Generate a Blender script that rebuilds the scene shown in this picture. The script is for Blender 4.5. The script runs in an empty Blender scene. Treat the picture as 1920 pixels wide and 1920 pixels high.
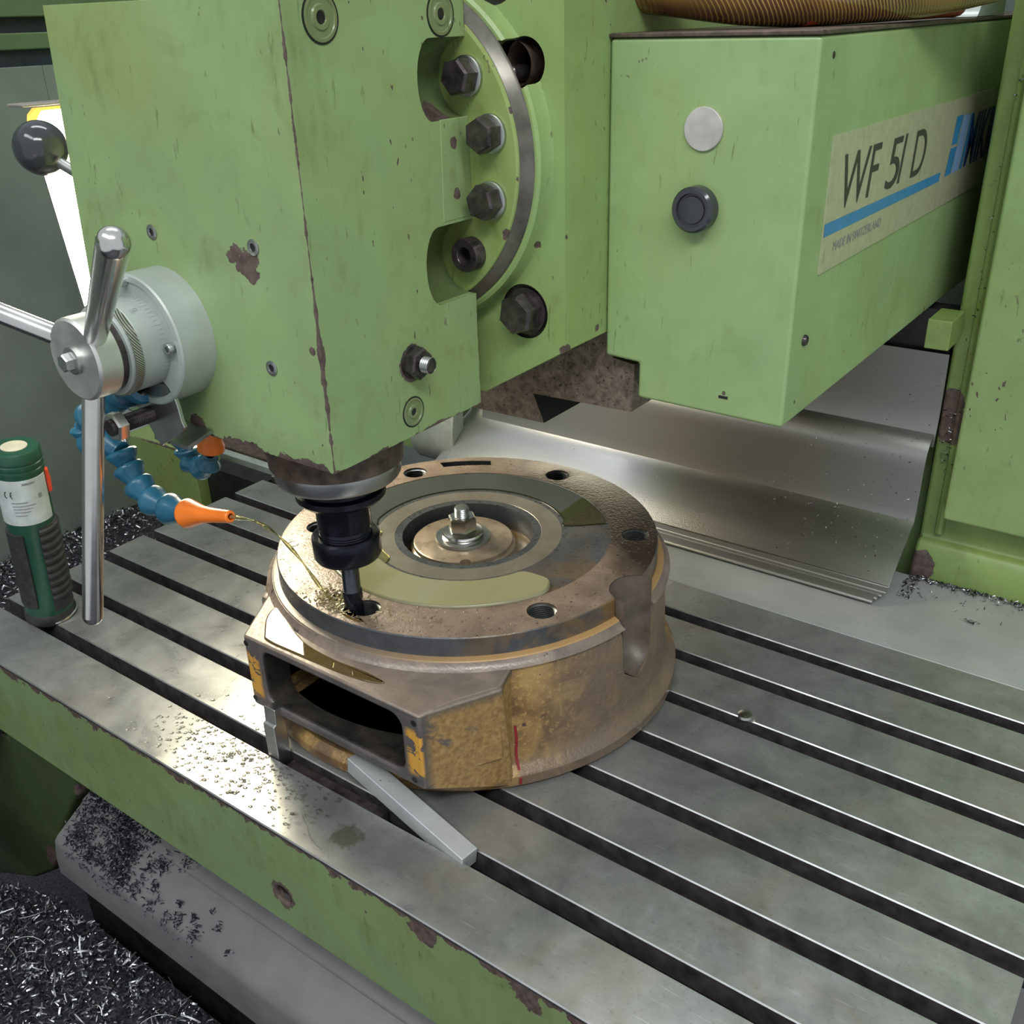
import bpy, bmesh, math, random
import numpy as np
from mathutils import Vector, Matrix
rnd = random.Random(7)
rng = np.random.default_rng(11)
PI = math.pi
S = bpy.context.scene
COL = S.collection

# ------------------------------------------------------------------ camera, world, lights, exposure
cam_data = bpy.data.cameras.new('camera')
cam = bpy.data.objects.new('camera', cam_data)
COL.objects.link(cam)
cam.location = (0.99903, -0.34320, 0.55273)
cam.rotation_euler = (1.10529, 0.02754, 0.62653)
cam_data.sensor_width = 36.0
cam_data.lens = 36.0 * 1854.97 / 1920.0
cam_data.clip_start = 0.02
S.camera = cam
W = bpy.data.worlds.new('shop_air')
S.world = W
W.use_nodes = True
bg = W.node_tree.nodes['Background']
bg.inputs[0].default_value = (0.80, 0.86, 0.90, 1)
bg.inputs[1].default_value = 0.74
S.view_settings.view_transform = 'Standard'
S.view_settings.look = 'None'
S.view_settings.gamma = 1.0
S.view_settings.use_curve_mapping = False
S.view_settings.exposure = 0.0

def area(name, loc, target, sx, sy, power, color):
    l = bpy.data.lights.new(name, 'AREA')
    l.shape = 'RECTANGLE'; l.size = sx; l.size_y = sy; l.energy = power; l.color = color
    o = bpy.data.objects.new(name, l); COL.objects.link(o)
    o.location = loc
    o.rotation_euler = (Vector(target) - Vector(loc)).to_track_quat('-Z', 'Y').to_euler()
    return o
area('ceiling_tube_light', (1.9, -1.1, 2.3), (0.5, 0.2, 0.1), 1.6, 0.35, 40, (0.97, 1.0, 0.98))
area('ceiling_tube_light', (0.3, -1.6, 2.4), (0.5, 0.1, 0.1), 1.8, 0.4, 24, (0.97, 1.0, 0.98))
area('ceiling_tube_light', (0.0, 0.6, 2.6), (0.4, 0.3, 0.1), 1.6, 0.35, 22, (0.94, 0.98, 1.0))

# ------------------------------------------------------------------ object helpers
ORG = {}
def setprops(o, label=None, cat=None, group=None, kind=None):
    if label: o['label'] = label
    if cat: o['category'] = cat
    if group: o['group'] = group
    if kind: o['kind'] = kind
    return o
def thing(name, label, cat, loc, group=None):
    o = bpy.data.objects.new(name, None); COL.objects.link(o)
    o.empty_display_size = 0.02
    o.location = loc; ORG[o.name] = Vector(loc)
    return setprops(o, label, cat, group)
def build(name, geo, m, parent=None, loc=None, smooth=35, bevel=0, bseg=2, label=None, cat=None, group=None, kind=None, mats=None):
    v, f = geo
    org = ORG[parent.name] if parent is not None else Vector(loc if loc is not None else (0, 0, 0))
    me = bpy.data.meshes.new(name)
    me.from_pydata([(a[0]-org[0], a[1]-org[1], a[2]-org[2]) for a in v], [], [list(q) for q in f])
    bm = bmesh.new(); bm.from_mesh(me)
    bmesh.ops.recalc_face_normals(bm, faces=bm.faces[:])
    bm.to_mesh(me); bm.free()
    o = bpy.data.objects.new(name, me); COL.objects.link(o)
    if parent is not None: o.parent = parent
    else: o.location = org
    ORG[o.name] = org
    if m is not None: me.materials.append(m)
    if smooth:
        me.polygons.foreach_set('use_smooth', [True]*len(me.polygons))
        me.set_sharp_from_angle(angle=math.radians(smooth))
    if bevel:
        b = o.modifiers.new('bevel', 'BEVEL'); b.width = bevel; b.segments = bseg; b.limit_method = 'ANGLE'; b.angle_limit = math.radians(40)
        b.harden_normals = bool(smooth)
    return setprops(o, label, cat, group, kind)
def cut(o, geos, op='DIFFERENCE'):
    org = ORG[o.name]
    bev = [(m.width, m.segments) for m in o.modifiers if m.type == 'BEVEL']
    for m in list(o.modifiers): o.modifiers.remove(m)
    for g in geos:
        v, f = g
        me = bpy.data.meshes.new('tmp_cut')
        me.from_pydata([(a[0]-org[0], a[1]-org[1], a[2]-org[2]) for a in v], [], [list(q) for q in f])
        bm = bmesh.new(); bm.from_mesh(me); bmesh.ops.recalc_face_normals(bm, faces=bm.faces[:]); bm.to_mesh(me); bm.free()
        c = bpy.data.objects.new('tmp_cut', me); COL.objects.link(c)
        c.parent = o
        if True:
            c.matrix_parent_inverse = Matrix.Identity(4)
        md = o.modifiers.new('b', 'BOOLEAN'); md.operation = op; md.object = c; md.solver = 'EXACT'
        bpy.context.view_layer.update()
        dg = bpy.context.evaluated_depsgraph_get()
        nm = bpy.data.meshes.new_from_object(o.evaluated_get(dg))
        o.modifiers.remove(md)
        old = o.data; o.data = nm; nm.name = old.name
        bpy.data.objects.remove(c)
    me = o.data
    me.polygons.foreach_set('use_smooth', [True]*len(me.polygons))
    me.set_sharp_from_angle(angle=math.radians(32))
    for w, s in bev:
        b = o.modifiers.new('bevel', 'BEVEL'); b.width = w; b.segments = s; b.limit_method = 'ANGLE'; b.angle_limit = math.radians(60)
    return o

# ------------------------------------------------------------------ geometry helpers: (verts, faces)
def join(*gs):
    V, F = [], []
    for v, f in gs:
        n = len(V); V += [tuple(a) for a in v]; F += [[i+n for i in q] for q in f]
    return V, F
def box(x0, x1, y0, y1, z0, z1):
    v = [(x0,y0,z0),(x1,y0,z0),(x1,y1,z0),(x0,y1,z0),(x0,y0,z1),(x1,y0,z1),(x1,y1,z1),(x0,y1,z1)]
    return v, [(0,3,2,1),(4,5,6,7),(0,1,5,4),(1,2,6,5),(2,3,7,6),(3,0,4,7)]
def prism(poly, ax, a, b):
    """polygon in the plane normal to axis ax, extruded a..b; 2D coords are the other two axes in order"""
    def P(p, t):
        return {'x': (t, p[0], p[1]), 'y': (p[0], t, p[1]), 'z': (p[0], p[1], t)}[ax]
    n = len(poly)
    v = [P(p, a) for p in poly] + [P(p, b) for p in poly]
    return v, [list(range(n))[::-1], [i+n for i in range(n)]] + [(i, (i+1) % n, n+(i+1) % n, n+i) for i in range(n)]
def frame(d):
    d = Vector(d).normalized()
    u = d.orthogonal().normalized() if abs(d.z) < .999 else Vector((1, 0, 0))
    if abs(d.z) < .999: u = Vector((0, 0, 1)).cross(d).normalized()
    return u, d.cross(u), d
def rev(prof, c, d=(0, 0, 1), seg=48, a0=0, closed=False):
    """profile [(r, h)] turned round the axis d through c"""
    u, w, k = frame(d); c = Vector(c); V, F, rows = [], [], []
    for r, h in prof:
        if r < 1e-7:
            V.append(tuple(c + k*h)); rows.append([len(V)-1]*seg)
        else:
            row = []
            for i in range(seg):
                t = a0 + 2*PI*i/seg
                V.append(tuple(c + k*h + u*(r*math.cos(t)) + w*(r*math.sin(t)))); row.append(len(V)-1)
            rows.append(row)
    n = len(rows)
    for j in range(n if closed else n-1):
        A, B = rows[j], rows[(j+1) % n]
        for i in range(seg):
            i2 = (i+1) % seg
            q = [A[i], A[i2], B[i2], B[i]]
            q = [x for k_, x in enumerate(q) if x not in q[:k_]]
            if len(q) > 2: F.append(q)
    return V, F
def cyl(c, d, r, h, seg=32, ch=0.0):
    if ch: return rev([(0, 0), (r-ch, 0), (r, ch), (r, h-ch), (r-ch, h), (0, h)], c, d, seg)
    return rev([(0, 0), (r, 0), (r, h), (0, h)], c, d, seg)
def hexa(c, d, R, h, a0=0.0):
    g = rev([(0, 0), (R, 0), (R, h*.80), (R*.985, h*.86), (R*.86, h), (0, h)], c, d, 6, a0)
    return g
def tube(pts, r, seg=12, caps=True):
    P = [Vector(p) for p in pts]; n = len(P); V, F = [], []
    rr = r if isinstance(r, (list, tuple)) else [r]*n
    t0 = (P[1]-P[0]).normalized(); u = t0.orthogonal().normalized()
    for i in range(n):
        t = (P[min(i+1, n-1)] - P[max(i-1, 0)]).normalized()
        u = (u - t*u.dot(t)).normalized(); w = t.cross(u)
        for j in range(seg):
            a = 2*PI*j/seg
            V.append(tuple(P[i] + (u*math.cos(a) + w*math.sin(a))*rr[i]))
    for i in range(n-1):
        for j in range(seg):
            k = (j+1) % seg
            F.append((i*seg+j, i*seg+k, (i+1)*seg+k, (i+1)*seg+j))
    if caps:
        F.append(tuple(range(seg))[::-1]); F.append(tuple((n-1)*seg+j for j in range(seg)))
    return V, F
def smooth_path(pts, k=8):
    P = [Vector(p) for p in pts]; out = []
    for i in range(len(P)-1):
        a, b, c, d = P[max(i-1, 0)], P[i], P[i+1], P[min(i+2, len(P)-1)]
        for s in range(k):
            t = s/k
            out.append(.5*((2*b) + (c-a)*t + (2*a-5*b+4*c-d)*t*t + (3*b-a-3*c+d)*t**3))
    out.append(P[-1]); return out
def sphere(c, r, seg=24, rings=14, sz=1.0):
    return rev([(r*math.sin(PI*i/rings), -r*sz*math.cos(PI*i/rings)) for i in range(rings+1)], c, (0, 0, 1), seg)
def sheet(profile, x0, x1, t=.0012, n=1):
    """thin sheet of (y,z) profile run along x, built with its thickness"""
    P = [Vector((0, y, z)) for y, z in profile]; top, bot = [], []
    for i, p in enumerate(P):
        d = (P[min(i+1, len(P)-1)] - P[max(i-1, 0)]).normalized()
        nrm = Vector((0, -d.z, d.y))
        top.append((p.y, p.z)); bot.append((p.y+nrm.y*t, p.z+nrm.z*t))
    return prism(top + bot[::-1], 'x', x0, x1)
def spl(pts, k=5):
    return [(p.x, p.y) for p in smooth_path([(a, b, 0) for a, b in pts], k)]
def rrect(x0, x1, y0, y1, r, k=5):
    out = []
    for cx, cy, a in ((x1-r, y1-r, 0), (x0+r, y1-r, 90), (x0+r, y0+r, 180), (x1-r, y0+r, 270)):
        for i in range(k+1):
            t = math.radians(a + 90*i/k); out.append((cx+r*math.cos(t), cy+r*math.sin(t)))
    return out

# ------------------------------------------------------------------ material helpers
class Mt:
    def __init__(s, name):
        s.m = bpy.data.materials.new(name); s.m.use_nodes = True
        s.t = s.m.node_tree; s.b = s.t.nodes['Principled BSDF']; s._pos = None
    def n(s, typ, **kw):
        x = s.t.nodes.new(typ)
        for k, v in kw.items(): setattr(x, k, v)
        return x
    def link(s, a, b): s.t.links.new(a, b)
    def put(s, sock, v):
        if hasattr(v, 'is_linked') or isinstance(v, bpy.types.NodeSocket): s.link(v, sock)
        else: sock.default_value = v
    def pos(s):
        if s._pos is None: s._pos = s.n('ShaderNodeNewGeometry').outputs['Position']
        return s._pos
    def math(s, op, a, b=0.0, c=0.0, clamp=False):
        x = s.n('ShaderNodeMath', operation=op, use_clamp=clamp)
        s.put(x.inputs[0], a); s.put(x.inputs[1], b); s.put(x.inputs[2], c); return x.outputs[0]
    def xyz(s):
        x = s.n('ShaderNodeSeparateXYZ'); s.link(s.pos(), x.inputs[0]); return x.outputs
    def scaled(s, v):
        x = s.n('ShaderNodeVectorMath', operation='MULTIPLY'); s.link(s.pos(), x.inputs[0]); x.inputs[1].default_value = v; return x.outputs[0]
    def noise(s, scale, detail=3, rough=.55, dist=0.0, vec=None):
        x = s.n('ShaderNodeTexNoise'); x.inputs['Scale'].default_value = scale; x.inputs['Detail'].default_value = detail
        x.inputs['Roughness'].default_value = rough; x.inputs['Distortion'].default_value = dist
        s.link(vec if vec is not None else s.pos(), x.inputs['Vector']); return x.outputs['Fac']
    def vor(s, scale, vec=None, feat='F1', out='Distance', rand=1.0):
        x = s.n('ShaderNodeTexVoronoi', feature=feat); x.inputs['Scale'].default_value = scale; x.inputs['Randomness'].default_value = rand
        s.link(vec if vec is not None else s.pos(), x.inputs['Vector']); return x.outputs[out]
    def rng(s, v, a, b, lo=0.0, hi=1.0):
        x = s.n('ShaderNodeMapRange'); x.clamp = True
        s.put(x.inputs[0], v); x.inputs[1].default_value = a; x.inputs[2].default_value = b; x.inputs[3].default_value = lo; x.inputs[4].default_value = hi
        return x.outputs[0]
    def mix(s, f, a, b):
        x = s.n('ShaderNodeMix', data_type='RGBA'); s.put(x.inputs[0], f)
        for i, c in ((6, a), (7, b)):
            if isinstance(c, tuple): x.inputs[i].default_value = (c+(1,))[:4]
            else: s.link(c, x.inputs[i])
        return x.outputs[2]
    def fmix(s, f, a, b):
        x = s.n('ShaderNodeMix', data_type='FLOAT'); s.put(x.inputs[0], f); s.put(x.inputs[2], a); s.put(x.inputs[3], b); return x.outputs[0]
    def bump(s, h, strength=.3, dist=.001):
        x = s.n('ShaderNodeBump'); x.inputs['Strength'].default_value = strength; x.inputs['Distance'].default_value = dist
        s.link(h, x.inputs['Height']); s.link(x.outputs[0], s.b.inputs['Normal']); return x
    def set(s, color=None, rough=None, metal=None, **kw):
        if color is not None:
            if isinstance(color, tuple): s.b.inputs['Base Color'].default_value = (color+(1,))[:4]
            else: s.link(color, s.b.inputs['Base Color'])
        if rough is not None: s.put(s.b.inputs['Roughness'], rough)
        if metal is not None: s.put(s.b.inputs['Metallic'], metal)
        for k, v in kw.items(): s.put(s.b.inputs[k.replace('_', ' ')], v)
        return s.m

def simple(name, color, rough=.5, metal=0.0, var=.15, scale=60, bump=0.0, bscale=200, spec=None, **kw):
    a = Mt(name)
    n = a.noise(scale, 4)
    dark = tuple(c*(1-var*1.6) for c in color); lite = tuple(min(1, c*(1+var)) for c in color)
    c = a.mix(a.rng(n, .3, .7), dark, lite)
    r = a.rng(a.noise(scale*.5, 3), .3, .7, max(.02, rough-.06), min(1, rough+.08))
    a.set(c, r, metal, **kw)
    if bump: a.bump(a.noise(bscale, 4), bump, .0006)
    return a.m

def green_paint(name, base=(.236, .338, .145), rough=.42, wears=(), oil=.5, chips=1.0):
    a = Mt(name); X = a.xyz()
    big = a.noise(9, 4, .6, .6)
    streak = a.noise(1.0, 4, .6, .3, a.scaled((60, 60, 9)))
    c = a.mix(a.rng(big, .35, .65), tuple(b*.91 for b in base), tuple(min(1, b*1.08) for b in base))
    oilc = (base[0]*.98, base[1]*.80, base[2]*.52)
    om = a.math('MULTIPLY', a.rng(a.noise(5, 3, .55, .8), .45, .68), a.rng(streak, .35, .65, .45, 1.0))
    c = a.mix(a.math('MULTIPLY', om, oil), c, oilc)
    sm = a.math('MULTIPLY', a.rng(a.noise(17, 5, .65, 1.2), .50, .72), a.rng(a.noise(1.0, 4, .6, .3, a.scaled((120, 120, 25))), .35, .7))
    c = a.mix(a.math('MULTIPLY', sm, oil*1.1, 0.0, True), c, (base[0]*.62, base[1]*.55, base[2]*.38))
    streak2 = a.rng(a.noise(1.0, 3, .6, .4, a.scaled((230, 230, 40))), .66, .74)
    c = a.mix(a.math('MULTIPLY', streak2, .7), c, (base[0]*.45, base[1]*.42, base[2]*.35))
    sp = a.rng(a.noise(1.0, 2, .5, .2, a.scaled((190, 190, 90))), .700, .722)
    sp2 = a.rng(a.noise(6, 2), .42, .6, 0.0, 1.0)
    chip = a.math('MULTIPLY', a.math('MULTIPLY', sp, sp2), chips)
    m = chip
    for w in wears:
        if w[0] == 'edge':            # ('edge', axis, p, q, width, amp, scale [, lo, hi])
            _, ax, p, q, wd, amp, sc = w[:7]
            i, j = {'x': (1, 2), 'y': (0, 2), 'z': (0, 1)}[ax]
            d = a.math('MAXIMUM', a.math('ABSOLUTE', a.math('SUBTRACT', X[i], p)), a.math('ABSOLUTE', a.math('SUBTRACT', X[j], q)))
            nn = a.math('MULTIPLY', a.math('SUBTRACT', a.noise(sc, 4, .6), .5), amp)
            mk = a.rng(a.math('SUBTRACT', a.math('ADD', nn, wd), d), 0, .0006)
        else:                          # ('blob', centre, radius, amp, scale)
            _, cc, r, amp, sc = w[:5]
            x = a.n('ShaderNodeVectorMath', operation='DISTANCE'); a.link(a.pos(), x.inputs[0]); x.inputs[1].default_value = cc
            nn = a.math('MULTIPLY', a.math('SUBTRACT', a.noise(sc, 4, .6), .5), amp)
            mk = a.rng(a.math('SUBTRACT', a.math('ADD', nn, r), x.outputs['Value']), 0, .0006)
        m = a.math('MAXIMUM', m, mk)
    bare = a.mix(a.rng(a.noise(150, 3), .35, .65), (.060, .040, .034), (.125, .085, .075))
    c = a.mix(m, c, bare)
    r = a.fmix(m, a.rng(a.noise(14, 4), .3, .7, rough-.10, rough+.10), .62)
    a.set(c, r, 0.0)
    h = a.math('SUBTRACT', a.math('MULTIPLY', a.noise(55, 3), .35), a.math('MULTIPLY', m, .8))
    a.bump(h, .35, .0010)
    return a.m

def steel(name, color=(.55, .55, .54), rough=.3, brush=None, var=.12, metal=1.0, bump=.05, rv=1.0):
    a = Mt(name)
    v = a.scaled(brush) if brush else a.pos()
    n = a.noise(1.0 if brush else 70, 4, .6, 0, v)
    c = a.mix(a.rng(n, .3, .7), tuple(k*(1-var) for k in color), tuple(min(1, k*(1+var)) for k in color))
    r = a.rng(a.noise(1.0 if brush else 30, 4, .6, 0, v), .3, .7, rough*(1-.22*rv), rough*(1+.25*rv))
    a.set(c, r, metal)
    if bump: a.bump(n, bump, .0004)
    return a.m

M = {}
# --- table steel: grey scraped top with stains and scratches
a = Mt('scraped_table_steel')
n1 = a.noise(22, 6, .65, .4); n2 = a.noise(240, 3, .6); n3 = a.noise(7, 4, .55, 1.0)
c = a.mix(a.rng(n1, .35, .66), (.235, .240, .235), (.350, .355, .348))
c = a.mix(a.math('MULTIPLY', a.rng(n3, .55, .72), .45), c, (.30, .26, .21))
c = a.mix(a.math('MULTIPLY', a.rng(n2, .60, .68), .35), c, (.14, .14, .135))
scr = a.rng(a.noise(1.0, 2, .5, 0, a.scaled((30, 900, 50))), .67, .71)
c = a.mix(a.math('MULTIPLY', scr, .35), c, (.55, .56, .55))
sx = a.n('ShaderNodeVectorMath', operation='DISTANCE'); a.link(a.pos(), sx.inputs[0]); sx.inputs[1].default_value = (.557, .028, 0)
stn = a.rng(a.math('ADD', sx.outputs['Value'], a.math('MULTIPLY', a.noise(110, 4, .65), .030)), .0290, .0235)
c = a.mix(a.math('MULTIPLY', stn, .75), c, (.12, .11, .065))
a.set(c, a.rng(a.noise(30, 5, .6, .5), .3, .7, .23, .41), .62)
a.bump(a.noise(160, 4), .12, .0004)
M['table'] = a.m
M['table_side'] = simple('slot_side_steel', (.085, .075, .078), .45, .5, .3, 80, .2)
M['bright_edge'] = steel('ground_edge_steel', (.42, .42, .43), .42)
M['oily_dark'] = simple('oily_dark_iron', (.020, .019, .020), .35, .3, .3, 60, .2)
M['sheet'] = steel('brushed_cover_sheet', (.40, .40, .39), .38, (9, 260, 260), .02, 1.0, .0, .12)
M['sheet_mirror'] = steel('polished_cover_sheet', (.50, .50, .50), .26, (9, 200, 200), .02, 1.0, .0, .12)
M['bright'] = steel('bright_turned_steel', (.66, .65, .63), .19, None, .05)
M['satin'] = steel('satin_grey_steel', (.46, .47, .46), .33, None, .10)
M['greypaint'] = simple('pale_grey_enamel', (.36, .40, .375), .30, .15, .10, 25, .05, 90)
M['boltdark'] = simple('oily_bolt_steel', (.085, .070, .072), .25, .65, .35, 120, .25, 260)
M['socketdark'] = simple('dark_socket_steel', (.035, .032, .035), .35, .6, .3, 120)
M['black'] = simple('black_oxide_steel', (.012, .014, .022), .22, .55, .2, 80)
M['rubber'] = simple('dark_ribbed_rubber', (.028, .026, .028), .55, 0, .3, 120, .3)
M['blackball'] = simple('black_bakelite', (.035, .037, .045), .16, 0, .1, 20)
M['blue'] = simple('blue_hose_plastic', (.022, .13, .215), .28, 0, .15, 70)
M['orange'] = simple('orange_nozzle_plastic', (.85, .19, .018), .35, 0, .08, 50)
M['ledge'] = simple('worn_grey_saddle_paint', (.355, .37, .365), .30, .2, .08, 14, .12, 60)
M['ruststeel'] = simple('rusty_brown_iron', (.105, .075, .058), .5, .3, .35, 110, .5, 160)
M['wall'] = simple('grey_green_enclosure_panel', (.185, .215, .195), .34, .2, .18, 5, .06, 30)
M['navy'] = simple('dark_navy_trim', (.020, .026, .038), .5, 0, .2, 30)
M['beam'] = simple('dark_green_beam', (.095, .150, .065), .5, 0, .12, 20)  # even dark green, tone varies slightly at random
M['torchgreen'] = simple('green_torch_plastic', (.016, .072, .042), .32, 0, .1, 40)
M['label'] = simple('worn_white_label', (.52, .55, .55), .4, 0, .12, 60)
M['ink'] = simple('dark_print', (.03, .035, .03), .5, 0, .05, 60)
M['greyink'] = simple('faded_grey_print', (.25, .26, .27), .5, 0, .1, 200)
M['red'] = simple('orange_red_switch', (.85, .08, .03), .35, 0, .05, 60)
M['cream'] = simple('cream_disc', (.56, .50, .38), .5, 0, .08, 60)

# --- brown dirty dovetail iron
a = Mt('dirty_brown_dovetail')
n1 = a.noise(120, 5, .6, .6)
c = a.mix(a.rng(n1, .35, .65), (.105, .080, .062), (.250, .195, .155))
c = a.mix(a.math('MULTIPLY', a.rng(a.noise(350, 2), .62, .68), .8), c, (.018, .014, .012))
a.set(c, .38, .25); a.bump(n1, .8, .002); M['brown'] = a.m

# --- coolant: pale yellow-green emulsion film
a = Mt('yellow_green_coolant'); a.set((.62, .60, .33), .03, 0.0, IOR=1.34, Transmission_Weight=.86)
M['coolant'] = a.m
a = Mt('milky_green_coolant'); a.set((.275, .265, .150), .035, 0.0, IOR=1.36, Transmission_Weight=.12, Coat_Weight=.6, Coat_Roughness=.02)
M['puddle'] = a.m
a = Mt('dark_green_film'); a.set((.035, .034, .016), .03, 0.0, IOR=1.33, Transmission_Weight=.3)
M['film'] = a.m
a = Mt('brown_coolant'); a.set((.30, .19, .07), .03, 0.0, IOR=1.34, Transmission_Weight=.72, Coat_Weight=.4, Coat_Roughness=.02)
M['brownpuddle'] = a.m
a = Mt('clear_droplets'); a.set((.95, .95, .88), .02, 0.0, IOR=1.33, Transmission_Weight=1.0)
M['drop'] = a.m

# --- swarf
a = Mt('dark_steel_swarf')
ob = a.n('ShaderNodeNewGeometry').outputs['Random Per Island']
c = a.mix(a.math('POWER', ob, 3.0), (.035, .035, .042), (.70, .71, .76))
a.set(c, a.rng(ob, 0, 1, .22, .45), .85); M['swarf'] = a.m
M['swarfbed'] = simple('packed_dark_swarf', (.045, .046, .055), .45, .6, .6, 260, 1.0, 320)

# --- casting: top face
def casting(name, kind):
    a = Mt(name); X = a.xyz()
    n1 = a.noise(38, 5, .6, .5); n2 = a.noise(230, 3, .6); n3 = a.noise(14, 4, .6, .8)
    if kind == 'top':
        c = a.mix(a.rng(n1, .35, .65), (.165, .118, .090), (.280, .205, .155))
        pit = a.rng(a.noise(1.0, 2, .5, .3, a.scaled((330, 330, 330))), .655, .685)
        c = a.mix(a.math('MULTIPLY', pit, .85), c, (.045, .026, .022))
        st = a.math('MULTIPLY', a.rng(n3, .55, .64), a.rng(X[0], .58, .66))
        c = a.mix(a.math('MULTIPLY', st, .6), c, (.14, .105, .10))
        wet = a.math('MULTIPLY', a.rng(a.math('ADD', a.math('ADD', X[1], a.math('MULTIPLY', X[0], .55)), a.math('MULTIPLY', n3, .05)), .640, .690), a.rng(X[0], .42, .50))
        c = a.mix(a.math('MULTIPLY', wet, .90), c, (.018, .014, .011))  # wet rear right; shade and dark reflection of the ram painted in
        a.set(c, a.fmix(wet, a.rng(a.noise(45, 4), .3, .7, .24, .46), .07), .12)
        a.bump(a.math('ADD', a.noise(420, 3), a.math('MULTIPLY', pit, -1.2)), .45, .0009)
    elif kind == 'ring_dark':
        c = a.mix(a.rng(n1, .3, .7), (.018, .019, .018), (.045, .047, .042))
        c = a.mix(a.math('MULTIPLY', a.rng(a.noise(400, 2), .6, .68), .5), c, (.25, .25, .22))
        a.set(c, a.rng(n3, .3, .7, .10, .26), .45); a.bump(a.noise(600, 3), .35, .0006)
    elif kind == 'ring_light':
        c = a.mix(a.rng(n1, .3, .7), (.20, .175, .145), (.30, .275, .235))
        a.set(c, .30, .5); a.bump(a.noise(500, 2), .25, .0005)
    elif kind == 'band':
        c = a.mix(a.rng(n1, .3, .7), (.040, .045, .052), (.085, .090, .098))
        side = a.rng(X[0], .56, .66)
        yl = a.math('MULTIPLY', side, a.rng(n3, .42, .56))
        c = a.mix(a.math('MULTIPLY', yl, .8), c, (.22, .125, .04))
        a.set(c, a.rng(n2, .3, .7, .22, .42), .2); a.bump(n2, .3, .0008)
    elif kind == 'ledge':
        c = a.mix(a.rng(n1, .3, .7), (.125, .100, .085), (.21, .17, .13))
        c = a.mix(a.math('MULTIPLY', a.rng(X[0], .50, .62), .8), c, (.46, .27, .10))
        a.set(c, .36, .1); a.bump(n2, .4, .0008)
    elif kind == 'port':
        c = a.mix(a.rng(n1, .3, .7), (.060, .054, .056), (.125, .108, .098))
        front = a.rng(X[1], .0705, .0685)
        ym = a.math('MULTIPLY', front, a.rng(a.noise(40, 3, .6, .4), .52, .54))
        ends = a.math('MAXIMUM', a.rng(X[0], .588, .592), a.rng(X[0], .432, .428))
        midz = a.math('MULTIPLY', a.rng(X[2], .048, .053), a.rng(X[2], .094, .089))
        ym = a.math('MAXIMUM', a.math('MULTIPLY', a.math('MULTIPLY', ends, midz), a.math('MULTIPLY', front, a.rng(a.noise(75, 5, .7, .8), .46, .475))), a.math('MULTIPLY', ym, .0))
        c = a.mix(ym, c, (.60, .30, .045))
        sidey = a.math('MULTIPLY', a.rng(X[0], .6045, .607), a.rng(X[2], .1070, .098))
        c = a.mix(a.math('MULTIPLY', sidey, a.rng(a.noise(24, 5, .6, .5), .36, .42)), c, a.mix(a.rng(n2, .3, .7), (.22, .125, .045), (.40, .25, .095)))
        topm = a.rng(X[2], .1055, .1065)
        c = a.mix(topm, c, a.mix(a.rng(n1, .3, .7), (.155, .118, .100), (.265, .205, .165)))
        ins = a.math('MULTIPLY', a.rng(X[1], .0695, .0725), a.math('MULTIPLY', a.math('MULTIPLY', a.rng(X[2], .0462, .0468), a.rng(X[2], .1003, .0997)), a.math('MULTIPLY', a.rng(X[0], .4325, .4333), a.rng(X[0], .5865, .5857))))
        c = a.mix(ins, c, a.mix(a.rng(n1, .4, .7), (.018, .016, .014), (.05, .042, .032)))  # cavity walls blackened in the colour for the shade inside
        a.set(c, a.rng(n2, .3, .7, .32, .5), .1); a.bump(a.math('ADD', n2, a.math('MULTIPLY', ym, 1.0)), .5, .0008)
    elif kind == 'shoulder':
        c = a.mix(a.rng(n1, .3, .7), (.150, .115, .100), (.26, .20, .16))
        bl = a.rng(a.noise(60, 4), .64, .68)
        c = a.mix(a.math('MULTIPLY', bl, .8), c, (.02, .018, .018))
        a.set(c, a.rng(n2, .3, .7, .22, .42), .1); a.bump(n2, .4, .0008)
    else:
        c = a.mix(a.rng(n1, .36, .64), (.150, .080, .030), (.380, .235, .085))
        c = a.mix(a.math('MULTIPLY', a.rng(n2, .56, .66), .6), c, (.52, .33, .11))
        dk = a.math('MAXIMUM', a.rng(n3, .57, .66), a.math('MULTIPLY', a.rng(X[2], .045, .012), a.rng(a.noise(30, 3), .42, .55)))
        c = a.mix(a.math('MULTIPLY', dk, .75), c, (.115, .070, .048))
        c = a.mix(a.math('MULTIPLY', a.rng(a.noise(70, 4, .6, .6), .66, .69), .9), c, (.055, .040, .040))
        c = a.mix(a.math('MULTIPLY', a.rng(X[0], .634, .662), .80), c, (.150, .112, .090))
        a.set(c, a.rng(n2, .3, .7, .30, .5), .08); a.bump(a.math('ADD', n1, n2), .55, .0012)
    return a.m
for k in ('top', 'ring_dark', 'ring_light', 'band', 'ledge', 'port', 'shoulder', 'side'): M['c_'+k] = casting('casting_'+k, k)

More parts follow.
